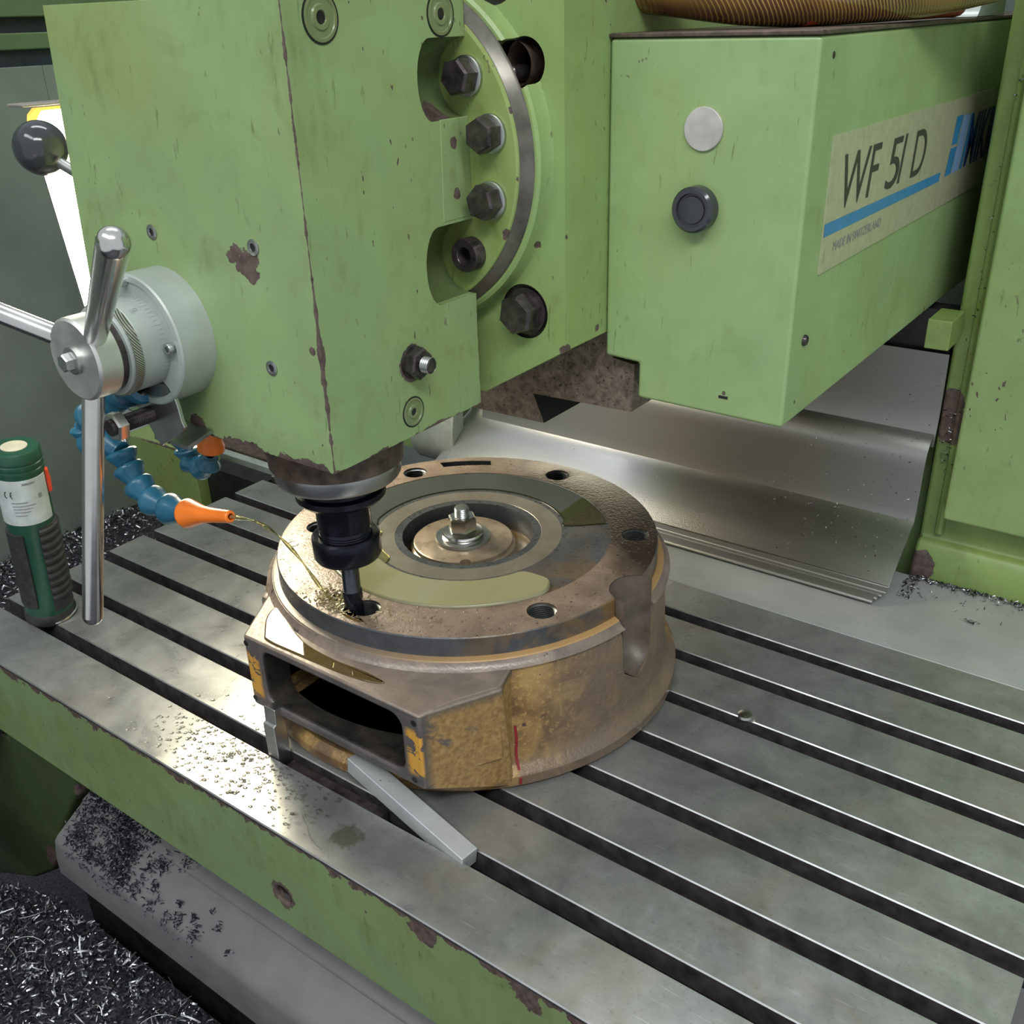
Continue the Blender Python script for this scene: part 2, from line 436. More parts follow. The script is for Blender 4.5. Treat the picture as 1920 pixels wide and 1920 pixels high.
# ================================================================== MILLING TABLE
W0, PIT, SW, LT = .05784, .063, .01464, .999
table = thing('milling_table', 'grey steel T-slotted milling table with worn green front edge', 'machine table', (LT/2, .25, -.105))
M['skirt'] = green_paint('worn_green_table_front', (.175, .250, .112), .45, (
    ('edge', 'x', 0.0, -.0035, .0030, .040, 42), ('edge', 'x', 0.0, -.0035, .0015, .004, 120), ('blob', (.503, 0, -.0712), .0135, .014, 120), ('blob', (.655, 0, -.010), .013, .022, 60),
    ('blob', (.745, 0, -.012), .012, .03, 60), ('blob', (.24, 0, -.003), .008, .02, 80)), .7, 1.0)
skirt = build('front_apron', box(0, LT, .0006, .046, -.105, -.0035), M['skirt'], table, bevel=.002)
cut(skirt, [cyl((.503, -.01, -.0712), (0, 1, 0), .0085, .03, 24)])
build('hole_shade_disc', cyl((.503, .0062, -.0712), (0, 1, 0), .0084, .006, 20), M['oily_dark'], table)  # dark disc put in for the shade inside the hole
build('hole_pale_disc', cyl((.504, .0035, -.0750), (0, 1, 0), .0042, .0027, 20), M['satin'], table)  # added pale disc for the light lower part inside the hole
build('table_bed', box(0, LT, .046, .5, -.105, -.041), M['table_side'], table, bevel=.001)
for k in range(8):
    y0 = 0 if k == 0 else W0 + (k-1)*PIT + SW
    y1 = W0 + k*PIT if k < 7 else .5
    a0 = .0 if k == 0 else .0055; a1 = .0055 if k < 7 else 0
    c = .0009
    poly = [(y0+c, 0), (y1-c, 0), (y1, -c), (y1, -.020), (y1-a1, -.020), (y1-a1, -.042), (y0+a0, -.042), (y0+a0, -.020), (y0, -.020), (y0, -c)]
    if k == 0: poly = [(c, 0), (y1-c, 0), (y1, -c), (y1, -.020), (y1-a1, -.020), (y1-a1, -.042), (.0465, -.042), (.0465, -.0033), (0, -.0033), (0, -c)]
    o = build('table_strip', prism(poly, 'x', 0, LT), M['table'], table, smooth=0)
    o.data.materials.append(M['table_side']); o.data.materials.append(M['bright_edge'])
    for p in o.data.polygons:
        if abs(p.normal.z) > .9 and p.center.z > .09: p.material_index = 0
        elif p.center.z > .1035 and .3 < abs(p.normal.y) < .9: p.material_index = 2
        else: p.material_index = 1
    if k == 5:
        cut(o, [sphere((.7490, y0+.0010, .0032), .0095, 28, 16, .5)])
        o.data.polygons.foreach_set('use_smooth', [False]*len(o.data.polygons)); o.data.update()
for k in range(7):
    y = W0 + k*PIT
    build('slot_floor', box(.001, LT-.001, y-.005, y+SW+.005, -.0425, -.0405), M['oily_dark'], table, smooth=0)
build('weld_bead', rev([(0, .0016), (.003, .0016), (.0062, .0008), (.0072, -.0012), (0, -.0012)], (.7450, .3300, .0), (0, 0, 1), 20), M['satin'], table)

# ================================================================== SADDLE LEDGE, COLUMN
ledge = build('saddle_ledge', box(.195, 1.5, .5012, .6515, -.05, -.0006), M['ledge'], loc=(.8, .58, -.05), bevel=.001,
              label='flat grey painted saddle ledge between the table and the column', cat='machine ledge')
M['column'] = green_paint('oily_green_column', (.190, .275, .085), .36, (('edge', 'z', .793, .665, .0020, .008, 60), ('blob', (.800, .665, .196), .014, .012, 60), ('blob', (.801, .665, .180), .016, .014, 60), ('blob', (.803, .665, .163), .014, .014, 60), ('blob', (.797, .655, .012), .018, .020, 50),
      ), .7)
M['panel'] = green_paint('green_column_panel', (.228, .330, .130), .40, (), .4)
column = thing('machine_column', 'green cast machine column behind the saddle ledge on the right', 'machine column', (1.1, .8, -.05))
# body with a concave foot that flows onto the ledge
prof = [(1.1, -.05), (.652, -.05), (.652, .002)] + [(.652+.018*(1-math.cos(t))*.9, .002+.040*math.sin(t)) for t in np.linspace(.3, PI/2, 6)] + [(.6685, .9), (1.1, .9)]
build('column_body', prism(prof, 'x', .791, 1.7), M['column'], column, bevel=.006, bseg=4)
build('cover_panel', prism([(.8165, .078), (1.5, .078), (1.5, .9), (.8165, .9)], 'y', .640, .6675), M['panel'], column, bevel=.0035, bseg=3)
build('chip_gutter', tube([(.8105, .6655, .9), (.8105, .6655, .05)], .0045, 8), M['column'], column)
build('guide_block', box(.7765, .7985, .615, .66, .2605, .2885), M['column'], column, bevel=.001)
build('guide_gib', box(.50, .788, .674, .70, .235, .283), M['oily_dark'], column, smooth=0)
build('column_flank', box(-.06, .785, .700, .80, -.04, .25), M['panel'], column, smooth=0)

# ================================================================== WAY COVER (telescoping sheets)
cover = thing('way_cover', 'stack of curved stainless telescoping cover sheets above the ledge', 'machine cover', (.5, .6, .003))
s1 = spl([(.6640, .2425), (.6665, .210), (.6675, .175), (.6640, .1440)], 6)
s2 = spl([(.672, .1590), (.6640, .1565), (.6560, .1510), (.6500, .1410), (.6476, .1270), (.6470, .100), (.6455, .076), (.6425, .0600)], 6)
s3 = spl([(.6560, .090), (.6505, .0750), (.640, .0625), (.6226, .0490), (.604, .0335), (.5853, .0150)], 6)
build('cover_sheet', sheet(s1, .215, .7905), M['sheet'], cover, smooth=60)
build('cover_sheet', sheet(s2, .218, .7890), M['sheet'], cover, smooth=60)
build('cover_sheet', sheet(s3, .197, .7885), M['sheet_mirror'], cover, smooth=60)
for i, (y, z) in enumerate(((.5790, .0118), (.5755, .0090), (.5715, .0066), (.5665, .0042))):
    off = .0035*(i+1)
    pr = spl([(.660, .078-off*1.4), (.650, .068-off), (.636, .053-off*.8), (.612, .033-off*.5), (y+.006, z+.0035), (y, z), (y, z-.0020)], 4)
    build('cover_sheet', sheet(pr, .19-.004*i, .7875-.003*i, .0010), M['sheet'], cover, smooth=60)
build('sheet_hem', tube([(.202, .5853, .0152), (.7875, .5853, .0152)], .0010, 8), M['bright'], cover)
# rear tray sheet left of the cover, its pale colour standing in for reflections
build('end_plate', prism(spl([(.625, .20), (.612, .10), (.604, .05), (.606, .02), (.620, -.003)], 5)+[(.626, -.003), (.632, .20)], 'x', .120, .1975), M['greypaint'], cover, smooth=60)

# ================================================================== RAM
M['ram'] = green_paint('oily_green_ram', (.230, .335, .125), .36, (('blob', (.62, .238, .3345), .0055, .010, 120), ('blob', (.62, .238, .415), .0018, .004, 200), ('blob', (.62, .28, .341), .0030, .006, 150), ('blob', (.597, .236, .408), .003, .006, 200)), .6)
ram = thing('machine_ram', 'green sliding ram behind the milling head with big recessed bolt', 'machine ram', (.49, .45, .22))
rp = [(.365, .2900), (.5455, .2900), (.6200, .3345), (.6200, .66), (.365, .66)]
rb = build('ram_body', prism(rp, 'y', .2360, .90), M['ram'], ram, bevel=.0055, bseg=2)
FC = (.4905, .464)
bd = build('swivel_base', rev([(0, .2225), (.1165, .2225), (.1188, .2240), (.1192, .2330), (.1215, .2365), (0, .2365)], (FC[0], 0, FC[1]), (0, 1, 0), 128), M['ram'], ram, smooth=25)
cut(bd, [cyl((.5890, .20, .5245), (0, 1, 0), .0160, .055, 32), cyl((.5780, .20, .5235), (0, 1, 0), .0150, .055, 32)])
cut(rb, [cyl((.5890, .20, .5245), (0, 1, 0), .0160, .060, 32), cyl((.5780, .20, .5235), (0, 1, 0), .0150, .060, 32), cyl((.5850, .20, .3590), (0, 1, 0), .0200, .040, 40)])
build('recess_lining', rev([(.0158, .238), (.0158, .2590), (0, .2590)], (.5890, 0, .5245), (0, 1, 0), 32), M['ruststeel'], ram)
build('recess_lining', rev([(.0148, .238), (.0148, .2590), (0, .2590)], (.5780, 0, .5235), (0, 1, 0), 32), M['ruststeel'], ram)
build('recess_stud', cyl((.5780, .2590, .5180), (0, -1, 0), .0055, .026, 20, .001), M['boltdark'], ram)
build('bolt_seat', rev([(.0198, .2355), (.0198, .2395), (0, .2395)], (.5850, 0, .3590), (0, 1, 0), 48), M['boltdark'], ram)
bt = build('ram_bolt', hexa((.5850, .2385, .3590), (0, -1, 0), .0150, .0175, .35), M['boltdark'], ram, smooth=25)
build('washer', rev([(0, 0), (.0172, 0), (.0172, .0025), (0, .0025)], (.5850, .2393, .3590), (0, -1, 0), 40), M['boltdark'], bt)
# brown dovetail slide under the ram
dv = [(.440, .2402), (.5529, .2418), (.5424, .2662), (.6372, .2689), (.6390, .3080), (.6195, .3104), (.6195, .3300), (.540, .3300), (.440, .3000)]
ds = build('dovetail_slide', prism(dv, 'y', .305, .655), M['brown'], ram, smooth=0)
ds.data.materials.append(M['oily_dark'])
for p in ds.data.polygons:
    if p.normal.x > .5 and p.center.z + .22 < .262: p.material_index = 1  # slanted tail side set near black to paint its shade
build('black_cable', tube(smooth_path([(.49, .242, .66), (.528, .240, .602), (.548, .246, .575), (.575, .250, .571), (.605, .255, .600), (.615, .27, .68)]), .0165, 16), M['rubber'], ram)

# ================================================================== RAM COVER BOX with nameplate
M['boxgreen'] = green_paint('green_box_cover', (.262, .380, .168), .36, (('blob', (.7656, .312, .300), .002, .004, 200), ('edge', 'z', .7656, .2915, .0002, .0020, 60), ('blob', (.72, .2915, .304), .0018, .003, 250)), .45)
bc = thing('ram_cover', 'green sheet metal ram cover box with printed nameplate and black button', 'machine cover', (.69, .6, .285))
bp = [(.6495, .2875), (.7656, .2862), (.7662, .5370), (.6205, .5370), (.6205, .3165), (.6495, .3150)]
build('cover_box', prism(bp, 'y', .2915, 1.10), M['boxgreen'], bc, bevel=.0028, bseg=3)
build('lid_plate', box(.6200, .7668, .2905, 1.10, .5372, .5400), M['ruststeel'], bc, bevel=.0008)
build('blank_disc', cyl((.6930, .2917, .4824), (0, -1, 0), .0138, .0020, 48, .0004), simple('grey_blank_disc', (.43, .41, .385), .45), bc)
build('push_button', rev([(.0140, 0), (.0152, .001), (.0152, .0095), (.0135, .0112), (.0112, .0112), (.0107, .0090), (.0093, .0090), (.0088, .0102), (0, .0107)], (.6920, .2916, .4320), (0, -1, 0), 48), M['blackball'], bc)
def slotted(c, d, r, h, m, parent, name='screw'):
    o = build(name, rev([(r, 0), (r, h*.3), (r*.8, h*.8), (r*.4, h), (0, h)], c, d, 24), m, parent)
    return o
sc = slotted((.7658, .3175, .3440), (1, 0, 0), .0040, .0028, M['boltdark'], bc)
cut(sc, [box(.7670, .772, .3168, .3182, .339, .349)])
build('screw_hole', cyl((.7662, .3149, .5254), (1, 0, 0), .0022, .0002, 16), M['socketdark'], bc)
build('drain_slot', box(.7165, .7235, .2911, .2914, .3002, .3022), M['socketdark'], bc, smooth=0)
plate = Mt('beige_aluminium_nameplate')
n = plate.noise(120, 4)
pc = plate.mix(plate.rng(n, .35, .65), (.42, .43, .28), (.50, .50, .34))
pc = plate.mix(plate.math('MULTIPLY', plate.rng(plate.noise(1, 3, .6, .3, plate.scaled((50, 300, 60))), .63, .7), .5), pc, (.22, .17, .10))
plate.set(pc, .30, .25); M['plate'] = plate.m
npl = build('nameplate', box(.7655, .7668, .3303, .7760, .3872, .4770), M['plate'], bc, smooth=0, label='beige nameplate reading WF 51 D with blue stripe')
M['blueprint'] = simple('blue_print', (.035, .21, .42), .35, 0, .08, 60)
M['lightblueprint'] = simple('light_blue_print', (.22, .36, .62), .35, 0, .08, 60)
M['navyprint'] = simple('navy_print', (.012, .035, .16), .35, 0, .08, 60)
def strip(name, m, pts, parent, x=.7670):
    build(name, ([(x, y, z) for y, z in pts], [tuple(range(len(pts)))]), m, parent, smooth=0)
strip('blue_stripe', M['blueprint'], [(.3304, .4121), (.6125, .4112), (.6145, .4188), (.3304, .4209)], npl)
def text(name, s, m, parent, y, z, hgt, width, shear=.0, x=.7671, bold=0.0):
    cu = bpy.data.curves.new('txt', 'FONT'); cu.body = s; cu.size = 1; cu.shear = shear; cu.offset = bold
    to = bpy.data.objects.new('txt', cu); COL.objects.link(to); bpy.context.view_layer.update()
    me = bpy.data.meshes.new_from_object(to.evaluated_get(bpy.context.evaluated_depsgraph_get()))
    bpy.data.objects.remove(to)
    xs = [v.co.x for v in me.vertices]; ys = [v.co.y for v in me.vertices]
    x0, x1, y0, y1 = min(xs), max(xs), min(ys), max(ys)
    org = ORG[parent.name]
    for v in me.vertices:
        v.co = (x - org.x, y + (v.co.x-x0)/(x1-x0)*width - org.y, z + (v.co.y-y0)/(y1-y0)*hgt - org.z)
    me.materials.append(m)
    o = bpy.data.objects.new(name, me); COL.objects.link(o); o.parent = parent; ORG[o.name] = org
    return o
text('model_lettering', 'WF', M['ink'], npl, .3560, .4262, .0365, .0790, .12)
text('model_lettering', '5', M['ink'], npl, .4540, .4255, .0365, .0330, .12)
text('model_lettering', '1', M['ink'], npl, .4850, .4265, .0360, .0130, .22)
text('model_lettering', 'D', M['ink'], npl, .5190, .4262, .0355, .0360, .10)
text('origin_lettering', 'MADE IN SWITZERLAND', M['greyink'], npl, .3520, .3990, .0066, .1050, .12)
# maker's logo: blue block letters, then the start of the name
strip('logo_block', M['blueprint'], [(.6298, .4130), (.6500, .4130), (.6580, .4360), (.6370, .4360)], npl)
strip('logo_block', M['blueprint'], [(.6378, .4385), (.6560, .4385), (.6640, .4622), (.6420, .4622)], npl)
strip('logo_block', M['lightblueprint'], [(.6530, .4130), (.6760, .4130), (.6900, .4610), (.6665, .4610)], npl)
strip('logo_block', M['blueprint'], [(.6790, .4130), (.6880, .4130), (.7020, .4608), (.6930, .4608)], npl)
text('logo_lettering', 'MIKRON', M['navyprint'], npl, .6930, .4130, .0475, .170, .15, .7671, .03)

# ================================================================== MILLING HEAD
HX1, HY0, HZ0, HZ1 = .5582, .0579, .2900, .5665
M['head'] = green_paint('chipped_green_head', (.240, .343, .152), .38, (
    ('edge', 'z', HX1, HY0, .0013, .0115, 38), ('edge', 'z', HX1, HY0, .0008, .0020, 120), ('edge', 'x', HY0, HZ0, .0026, .0230, 50), ('edge', 'y', HX1, HZ0, .0008, .0110, 90),
    ('blob', (.4985, HY0, .4190), .0085, .020, 95), ('blob', (.4905, HY0, .4250), .0075, .016, 95), ('blob', (.5035, HY0, .4120), .0060, .016, 110), ('blob', (.5080, HY0, .4225), .0045, .010, 110),
    ('blob', (HX1, .1400, .3420), .0130, .010, 90), ('blob', (HX1, .196, .4780), .0040, .006, 120), ('blob', (HX1, .197, .4450), .0040, .006, 120),
    ('blob', (.37, HY0, .300), .012, .014, 60), ('blob', (.42, HY0, .297), .009, .016, 60), ('blob', (HX1, .168, .385), .0018, .002, 200), ('blob', (.551, HY0, .371), .003, .006, 200),
    ('edge', 'z', .5582, .2135, .0006, .0025, 80)), .75)
M['pocket'] = green_paint('oily_pocket_green', (.11, .155, .065), .20, (('blob', (.55, .19, .497), .012, .012, 70),), .9)
head = thing('milling_unit', 'chipped green vertical milling head box with handwheel and flange bolts', 'milling head', (.46, .13, .25))
hv = [(.3150, HY0, HZ0), (HX1, HY0, HZ0), (HX1, .2135, HZ0), (.3150, .2135, HZ0), (.3372, HY0, HZ1), (HX1, HY0, HZ1), (HX1, .2135, HZ1), (.3372, .2135, HZ1)]
hb = build('head_housing', (hv, box(0, 1, 0, 1, 0, 1)[1]), M['head'], head, bevel=.0016, bseg=3)
def pocket(c, r, y0):
    # ball-ended milled pocket running back to the flange
    pr = [(0, y0)] + [(r*math.sin(t), y0 + r*.55*(1-math.cos(t))) for t in np.linspace(.25, PI/2, 7)] + [(r, .23), (0, .23)]
    return rev(pr, (c[0], 0, c[1]), (0, 1, 0), 48)
cut(hb, [pocket((.5590, .5170), .0245, .1640), pocket((.5555, .4005), .0265, .1610)])
for p in hb.data.polygons: pass
hb.data.materials.append(M['pocket'])
for p in hb.data.polygons:
    c = p.center + ORG['milling_unit']
    n_ = p.normal
    flat = (abs(n_.x) > .995 and c.x > .556) or abs(n_.y+1) < .005 and c.y < .06 or abs(n_.z) > .995 or c.x < .34 or c.y > .2134
    if not flat and c.x > .52 and c.y > .155: p.material_index = 1
# cover strip fold between the two pockets
build('access_strip', prism([(.1815, .4290), (.2125, .4290), (.2125, .4935), (.1835, .4935)], 'x', HX1-.001, HX1+.0004), M['head'], head, bevel=.0006)
M['flange'] = green_paint('oily_flange_green', (.24, .32, .105), .30, (('blob', (.594, .213, .498), .003, .006, 120), ('blob', (.598, .213, .455), .002, .005, 120), ('blob', (.588, .213, .418), .004, .010, 100)), 1.0)
fl = build('swivel_flange', rev([(0, .2130), (.1060, .2130), (.1075, .2137), (.1078, .2150), (0, .2150)], (FC[0], 0, FC[1]), (0, 1, 0), 128), M['flange'], head, smooth=25)
gr = Mt('worn_graduated_ring'); gn = gr.noise(60, 4)
gr.set(gr.mix(gr.rng(gn, .35, .65), (.095, .088, .072), (.165, .155, .130)), .30, .55); M['gring'] = gr.m
build('graduated_ring', rev([(.1050, .2150), (.1080, .2150), (.1085, .2158), (.1140, .2205), (.1148, .2222), (.105, .2222)], (FC[0], 0, FC[1]), (0, 1, 0), 144), M['gring'], head, smooth=30)
for i, (x, z) in enumerate(((.5590, .5178), (.5768, .4828), (.5755, .4402))):
    b = build('flange_bolt', hexa((x, .2095, z), (0, -1, 0), .0118, .0120, .2+.3*i), M['boltdark'], head, smooth=25)
    build('washer', rev([(0, 0), (.0128, 0), (.0128, .0022), (.0118, .0028), (0, .0028)], (x, .2128, z), (0, -1, 0), 36), M['satin'], b)
b = build('socket_bolt', rev([(.0118, -.012), (.0118, .006), (.0110, .0075), (.0062, .0075), (.0055, .0065), (.0055, -.004), (0, -.004)], (.5570, .2100, .4025), (0, -1, 0), 40), M['boltdark'], head)
build('socket_recess', cyl((.5570, .2129, .4025), (0, -1, 0), .0054, .0005, 24), M['socketdark'], b)
# stud with nut on the right face
b = build('clamp_stud', rev([(.0052, 0), (.0052, .0165), (.0042, .0175), (0, .0175)], (HX1, .1400, .3430), (1, 0, 0), 24), M['boltdark'], head)
build('nut', hexa((HX1+.0018, .1400, .3430), (1, 0, 0), .0112, .0080, .3), M['boltdark'], b, smooth=25)
build('washer', cyl((HX1, .1400, .3430), (1, 0, 0), .0115, .0018, 32), M['boltdark'], b)
for k in range(4):
    build('thread', rev([(.0052, 0), (.0058, .0007), (.0052, .0014)], (HX1+.0105+.0017*k, .1400, .3430), (1, 0, 0), 24), M['satin'], b)
M['plugring'] = green_paint('oily_plug_green', (.17, .215, .10), .3, (), .9)
def plug(c, d, r1, r2, parent, name='recessed_plug'):
    o = build(name, rev([(r1, .0001), (r1, .0006), (r1*.86, .0008), (r1*.82, .0002), (r2*1.15, .0002), (r2, .0010), (r2*.62, .0010), (r2*.55, .0002)], c, d, 40), M['plugring'], parent)
    build('plug_socket', cyl(c, d, r2*.56, .0003, 20), M['socketdark'], o)
    build('plug_ring', rev([(r1*1.0, .00015), (r1*1.10, .00015), (r1*1.10, .0004), (r1*1.0, .0004)], c, d, 40, closed=True), M['socketdark'], o)
plug((HX1, .0864, .5545), (1, 0, 0), .0125, .0062, head)
plug((HX1, .1895, .5545), (1, 0, 0), .0120, .0060, head)
plug((HX1, .1370, .3077), (1, 0, 0), .0100, .0046, head)
for x, z in ((.4093, .4306), (.5097, .4304), (.5111, .3539)):
    o = build('set_screw', rev([(.0050, .0002), (.0050, .0007), (.0040, .0010), (.0026, .0010), (.0024, .0003)], (x, HY0, z), (0, -1, 0), 24), M['satin'], head)
    build('screw_socket', cyl((x, HY0, z), (0, -1, 0), .0025, .0004, 6), M['socketdark'], o)
# spindle nose under the box
build('nose_boss', rev([(0, .2960), (.0530, .2960), (.0530, .2790), (.0500, .2740), (.0500, .2640), (0, .2640)], (.4925, .1215, 0), (0, 0, 1), 64), M['ruststeel'], head)
build('spindle_nose', rev([(0, .2645), (.0455, .2645), (.0470, .2630), (.0470, .2530), (.0455, .2505), (.0340, .2495), (0, .2495)], (.4925, .1215, 0), (0, 0, 1), 72), M['satin'], head)
build('drive_key', box(.4560, .4640, .1150, .1280, .2440, .2500), M['satin'], head, bevel=.001)

# ---- quill feed handwheel on the front face (axis along -y)
HC = (.4120, .3635)
def yrev(prof, seg=72): return rev([(r, -y) for r, y in prof], (HC[0], 0, HC[1]), (0, -1, 0), seg)
wheel = build('feed_dial_base', yrev([(0, HY0), (.0450, HY0), (.0450, .0318), (.0440, .0306), (.0400, .0306), (.0395, .0320), (0, .0320)]), M['greypaint'], head)
for x, z in ((.4075, .4035), (.4469, .3642), (.4015, .3225)):
    s_ = build('cap_screw', rev([(0, 0), (.0036, 0), (.0036, .0045), (.0033, .0050), (.0019, .0050), (.0018, .0020), (0, .0020)], (x, .0318, z), (0, -1, 0), 24), M['satin'], wheel)
wm = simple('bare_patch_on_dial', (.30, .28, .25), .4, .5, .2, 90)
dial = build('scale_dial', yrev([(0, .0320), (.0305, .0320), (.0305, .0130), (.0298, .0122), (.0298, .0045), (.0290, .0038), (0, .0038)]), M['greypaint'], head)
kn = Mt('knurled_steel')
w1 = kn.n('ShaderNodeTexWave'); w1.inputs['Scale'].default_value = 330; w1.bands_direction = 'DIAGONAL'; kn.link(kn.pos(), w1.inputs['Vector'])
kn.set(kn.mix(kn.rng(w1.outputs['Fac'], .3, .7), (.10, .10, .09), (.52, .52, .48)), .35, .8); M['knurl'] = kn.m
build('knurled_band', yrev([(.0298, .0118), (.0312, .0116), (.0312, .0060), (.0298, .0058)]), M['knurl'], dial)
build('dial_gap', yrev([(0, .0040), (.0262, .0040), (.0262, -.0005), (0, -.0005)]), M['boltdark'], dial)
# engraved scale ticks and the number 20 on the dial
tk = []
for k in range(60):
    t = 2*PI*k/60; r = .03056; L = .004 if k % 5 else .0065
    u, w, kk = frame((0, -1, 0)); c0 = Vector((HC[0], 0, HC[1]))
    for s0 in (-1,):
        p = []
        for dt, y in ((-.006, .0315), (.006, .0315), (.006, .0315-L), (-.006, .0315-L)):
            p.append(tuple(c0 + Vector((0, y, 0)) + (u*math.cos(t+dt) + w*math.sin(t+dt))*r))
        tk.append((p, [(0, 1, 2, 3)]))
build('scale_ticks', join(*tk), M['greyink'], dial, smooth=0)
M['hub'] = steel('satin_turned_hub', (.74, .73, .70), .42, None, .05)
hub = build('hub', yrev([(0, -.0003), (.0262, -.0003), (.0272, -.0012), (.0272, -.0160), (.0255, -.0178), (0, -.0178)]), M['hub'], head)
build('hub_washer', yrev([(0, -.0178), (.0090, -.0178), (.0090, -.0198), (.0072, -.0205), (0, -.0205)], 40), M['satin'], hub)
build('hub_bolt', hexa((HC[0], -.0203, HC[1]), (0, -1, 0), .0062, .0060, .4), M['satin'], hub, smooth=25)
TB0, TB1 = (0.4329, -.0120, .3815), (.6330, -.1120, .4773)
def bar(p0, p1, r, name='handle_bar'):
    P0, P1 = Vector(p0), Vector(p1); L = (P1-P0).length
    return build(name, rev([(0, 0), (r, 0), (r, L-r)] + [(r*math.cos(t), L-r+r*math.sin(t)) for t in np.linspace(.2, PI/2-.05, 6)] + [(0, L)], p0, P1-P0, 28), M['bright'], hub)
bar((.4095, -.0080, .3410), (.3935, -.0400, .1690), .0072)
bar(TB0, TB1, .0070)
bar((.3900, -.0100, .3730), (.300, -.0600, .4150), .0068)
build('number_twenty', join(*[rev([(.0010, 0), (.0014, 0)], (HC[0]+.0165+.0014*k, .0215-.003*k, HC[1]+.0262), (.53, 0, .85), 12) for k in (0, 1)]), M['greyink'], dial)
# ball-ended lever on the left flank
lv = build('selector_lever', tube([(.338, .100, .4350), (.300, .094, .4480), (.262, .0915, .4620)], .0042, 12), M['satin'], head)
build('ball_knob', sphere((.2410, .0900, .4724), .0200, 32, 20), M['blackball'], lv)

# ================================================================== TOOL HOLDER + CUTTER
AX = (.4925, .1215)
th = thing('tool_holder', 'black collet chuck tool holder under the spindle nose', 'tool holder', (AX[0], AX[1], .180))
build('holder_flange', rev([(0, .2500), (.0330, .2500), (.0345, .2485), (.0345, .2445), (.0300, .2430), (.0300, .2405), (.0340, .2390), (.0340, .2345), (.0315, .2315), (.0245, .2290), (0, .2290)], (*AX, 0), (0, 0, 1), 64), M['black'], th)
build('holder_body', rev([(0, .2300), (.0212, .2300), (.0208, .2260), (.0206, .2080), (.0195, .2070), (.0195, .2050), (.0200, .2040), (.0195, .2030), (.0200, .2020), (.0195, .2010), (.0200, .2000), (.0195, .1985), (0, .1985)], (*AX, 0), (0, 0, 1), 64), M['black'], th)
build('clamp_nut', rev([(.0205, .2005), (.0245, .2010), (.0262, .1995), (.0265, .1975), (.0265, .1840), (.0250, .1812), (.0210, .1802), (.0085, .1802), (0, .1810)], (*AX, 0), (0, 0, 1), 64), M['black'], th)
em = thing('end_mill', 'dark straight end mill lowered into the front left bolt hole', 'milling cutter', (AX[0], AX[1], .118))
build('shank', rev([(0, .1820), (.0070, .1820), (.0070, .1500), (.0074, .1490), (0, .1490)], (*AX, 0), (0, 0, 1), 32), simple('dark_polished_shank', (.09, .095, .11), .16, .9), em)
fl_v, fl_f = [], []
NS, NR = 32, 26
for j in range(NR+1):
    z = .1495 - .0335*j/NR; tw = 2.6*j/NR
    for i in range(NS):
        t = 2*PI*i/NS; r = .0079*(1-.13*max(0, math.cos(4*(t-tw)))**2)
        fl_v.append((AX[0]+r*math.cos(t), AX[1]+r*math.sin(t), z))
for j in range(NR):
    for i in range(NS):
        k = (i+1) % NS; fl_f.append((j*NS+i, j*NS+k, (j+1)*NS+k, (j+1)*NS+i))
fl_f.append(tuple(range(NS))); fl_f.append(tuple(NR*NS+i for i in range(NS)))
build('fluted_cutter', (fl_v, fl_f), M['black'], em, smooth=40)

# ================================================================== CASTING WORKPIECE
CC = (.4885, .2740)
BASEC = (.4865, .2715)
wk = thing('pump_housing_casting', 'round rusty cast iron housing with rectangular port, clamped on the table', 'casting', (CC[0], CC[1], 0))
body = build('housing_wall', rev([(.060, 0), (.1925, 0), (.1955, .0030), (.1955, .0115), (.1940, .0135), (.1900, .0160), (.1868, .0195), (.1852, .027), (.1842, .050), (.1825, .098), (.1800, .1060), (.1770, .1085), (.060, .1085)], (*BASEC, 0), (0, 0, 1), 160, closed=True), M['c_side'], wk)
neck = build('neck_ledge', rev([(.060, .100), (.1760, .1000), (.1785, .1085), (.1788, .1115), (.1770, .1140), (.1735, .1150), (.060, .1150)], (*CC, 0), (0, 0, 1), 160, closed=True), M['c_ledge'], wk)
rim = build('rim_band', rev([(.060, .1100), (.1722, .1145), (.1718, .1170), (.1718, .1308), (.1710, .1318), (.060, .1318)], (*CC, 0), (0, 0, 1), 160, closed=True), M['c_band'], wk)
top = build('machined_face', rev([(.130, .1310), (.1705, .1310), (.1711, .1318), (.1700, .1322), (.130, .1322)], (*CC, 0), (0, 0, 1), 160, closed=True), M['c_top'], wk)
dark = build('seal_ring', rev([(.085, .1308), (.1305, .1308), (.1305, .1316), (.085, .1316)], (*CC, 0), (0, 0, 1), 128, closed=True), M['c_ring_dark'], wk)
lite = build('bore_ring', rev([(.0660, .1308), (.0855, .1308), (.0855, .1319), (.0672, .1321), (.0660, .1312)], (*CC, 0), (0, 0, 1), 128, closed=True), M['c_ring_light'], wk)
build('bore_wall', rev([(.0660, .090), (.0660, .1315), (.0640, .1300), (.0640, .090)], (*CC, 0), (0, 0, 1), 96, closed=True), M['oily_dark'], wk)
build('bore_floor', cyl((*CC, .088), (0, 0, 1), .0658, .004, 64), M['oily_dark'], wk)
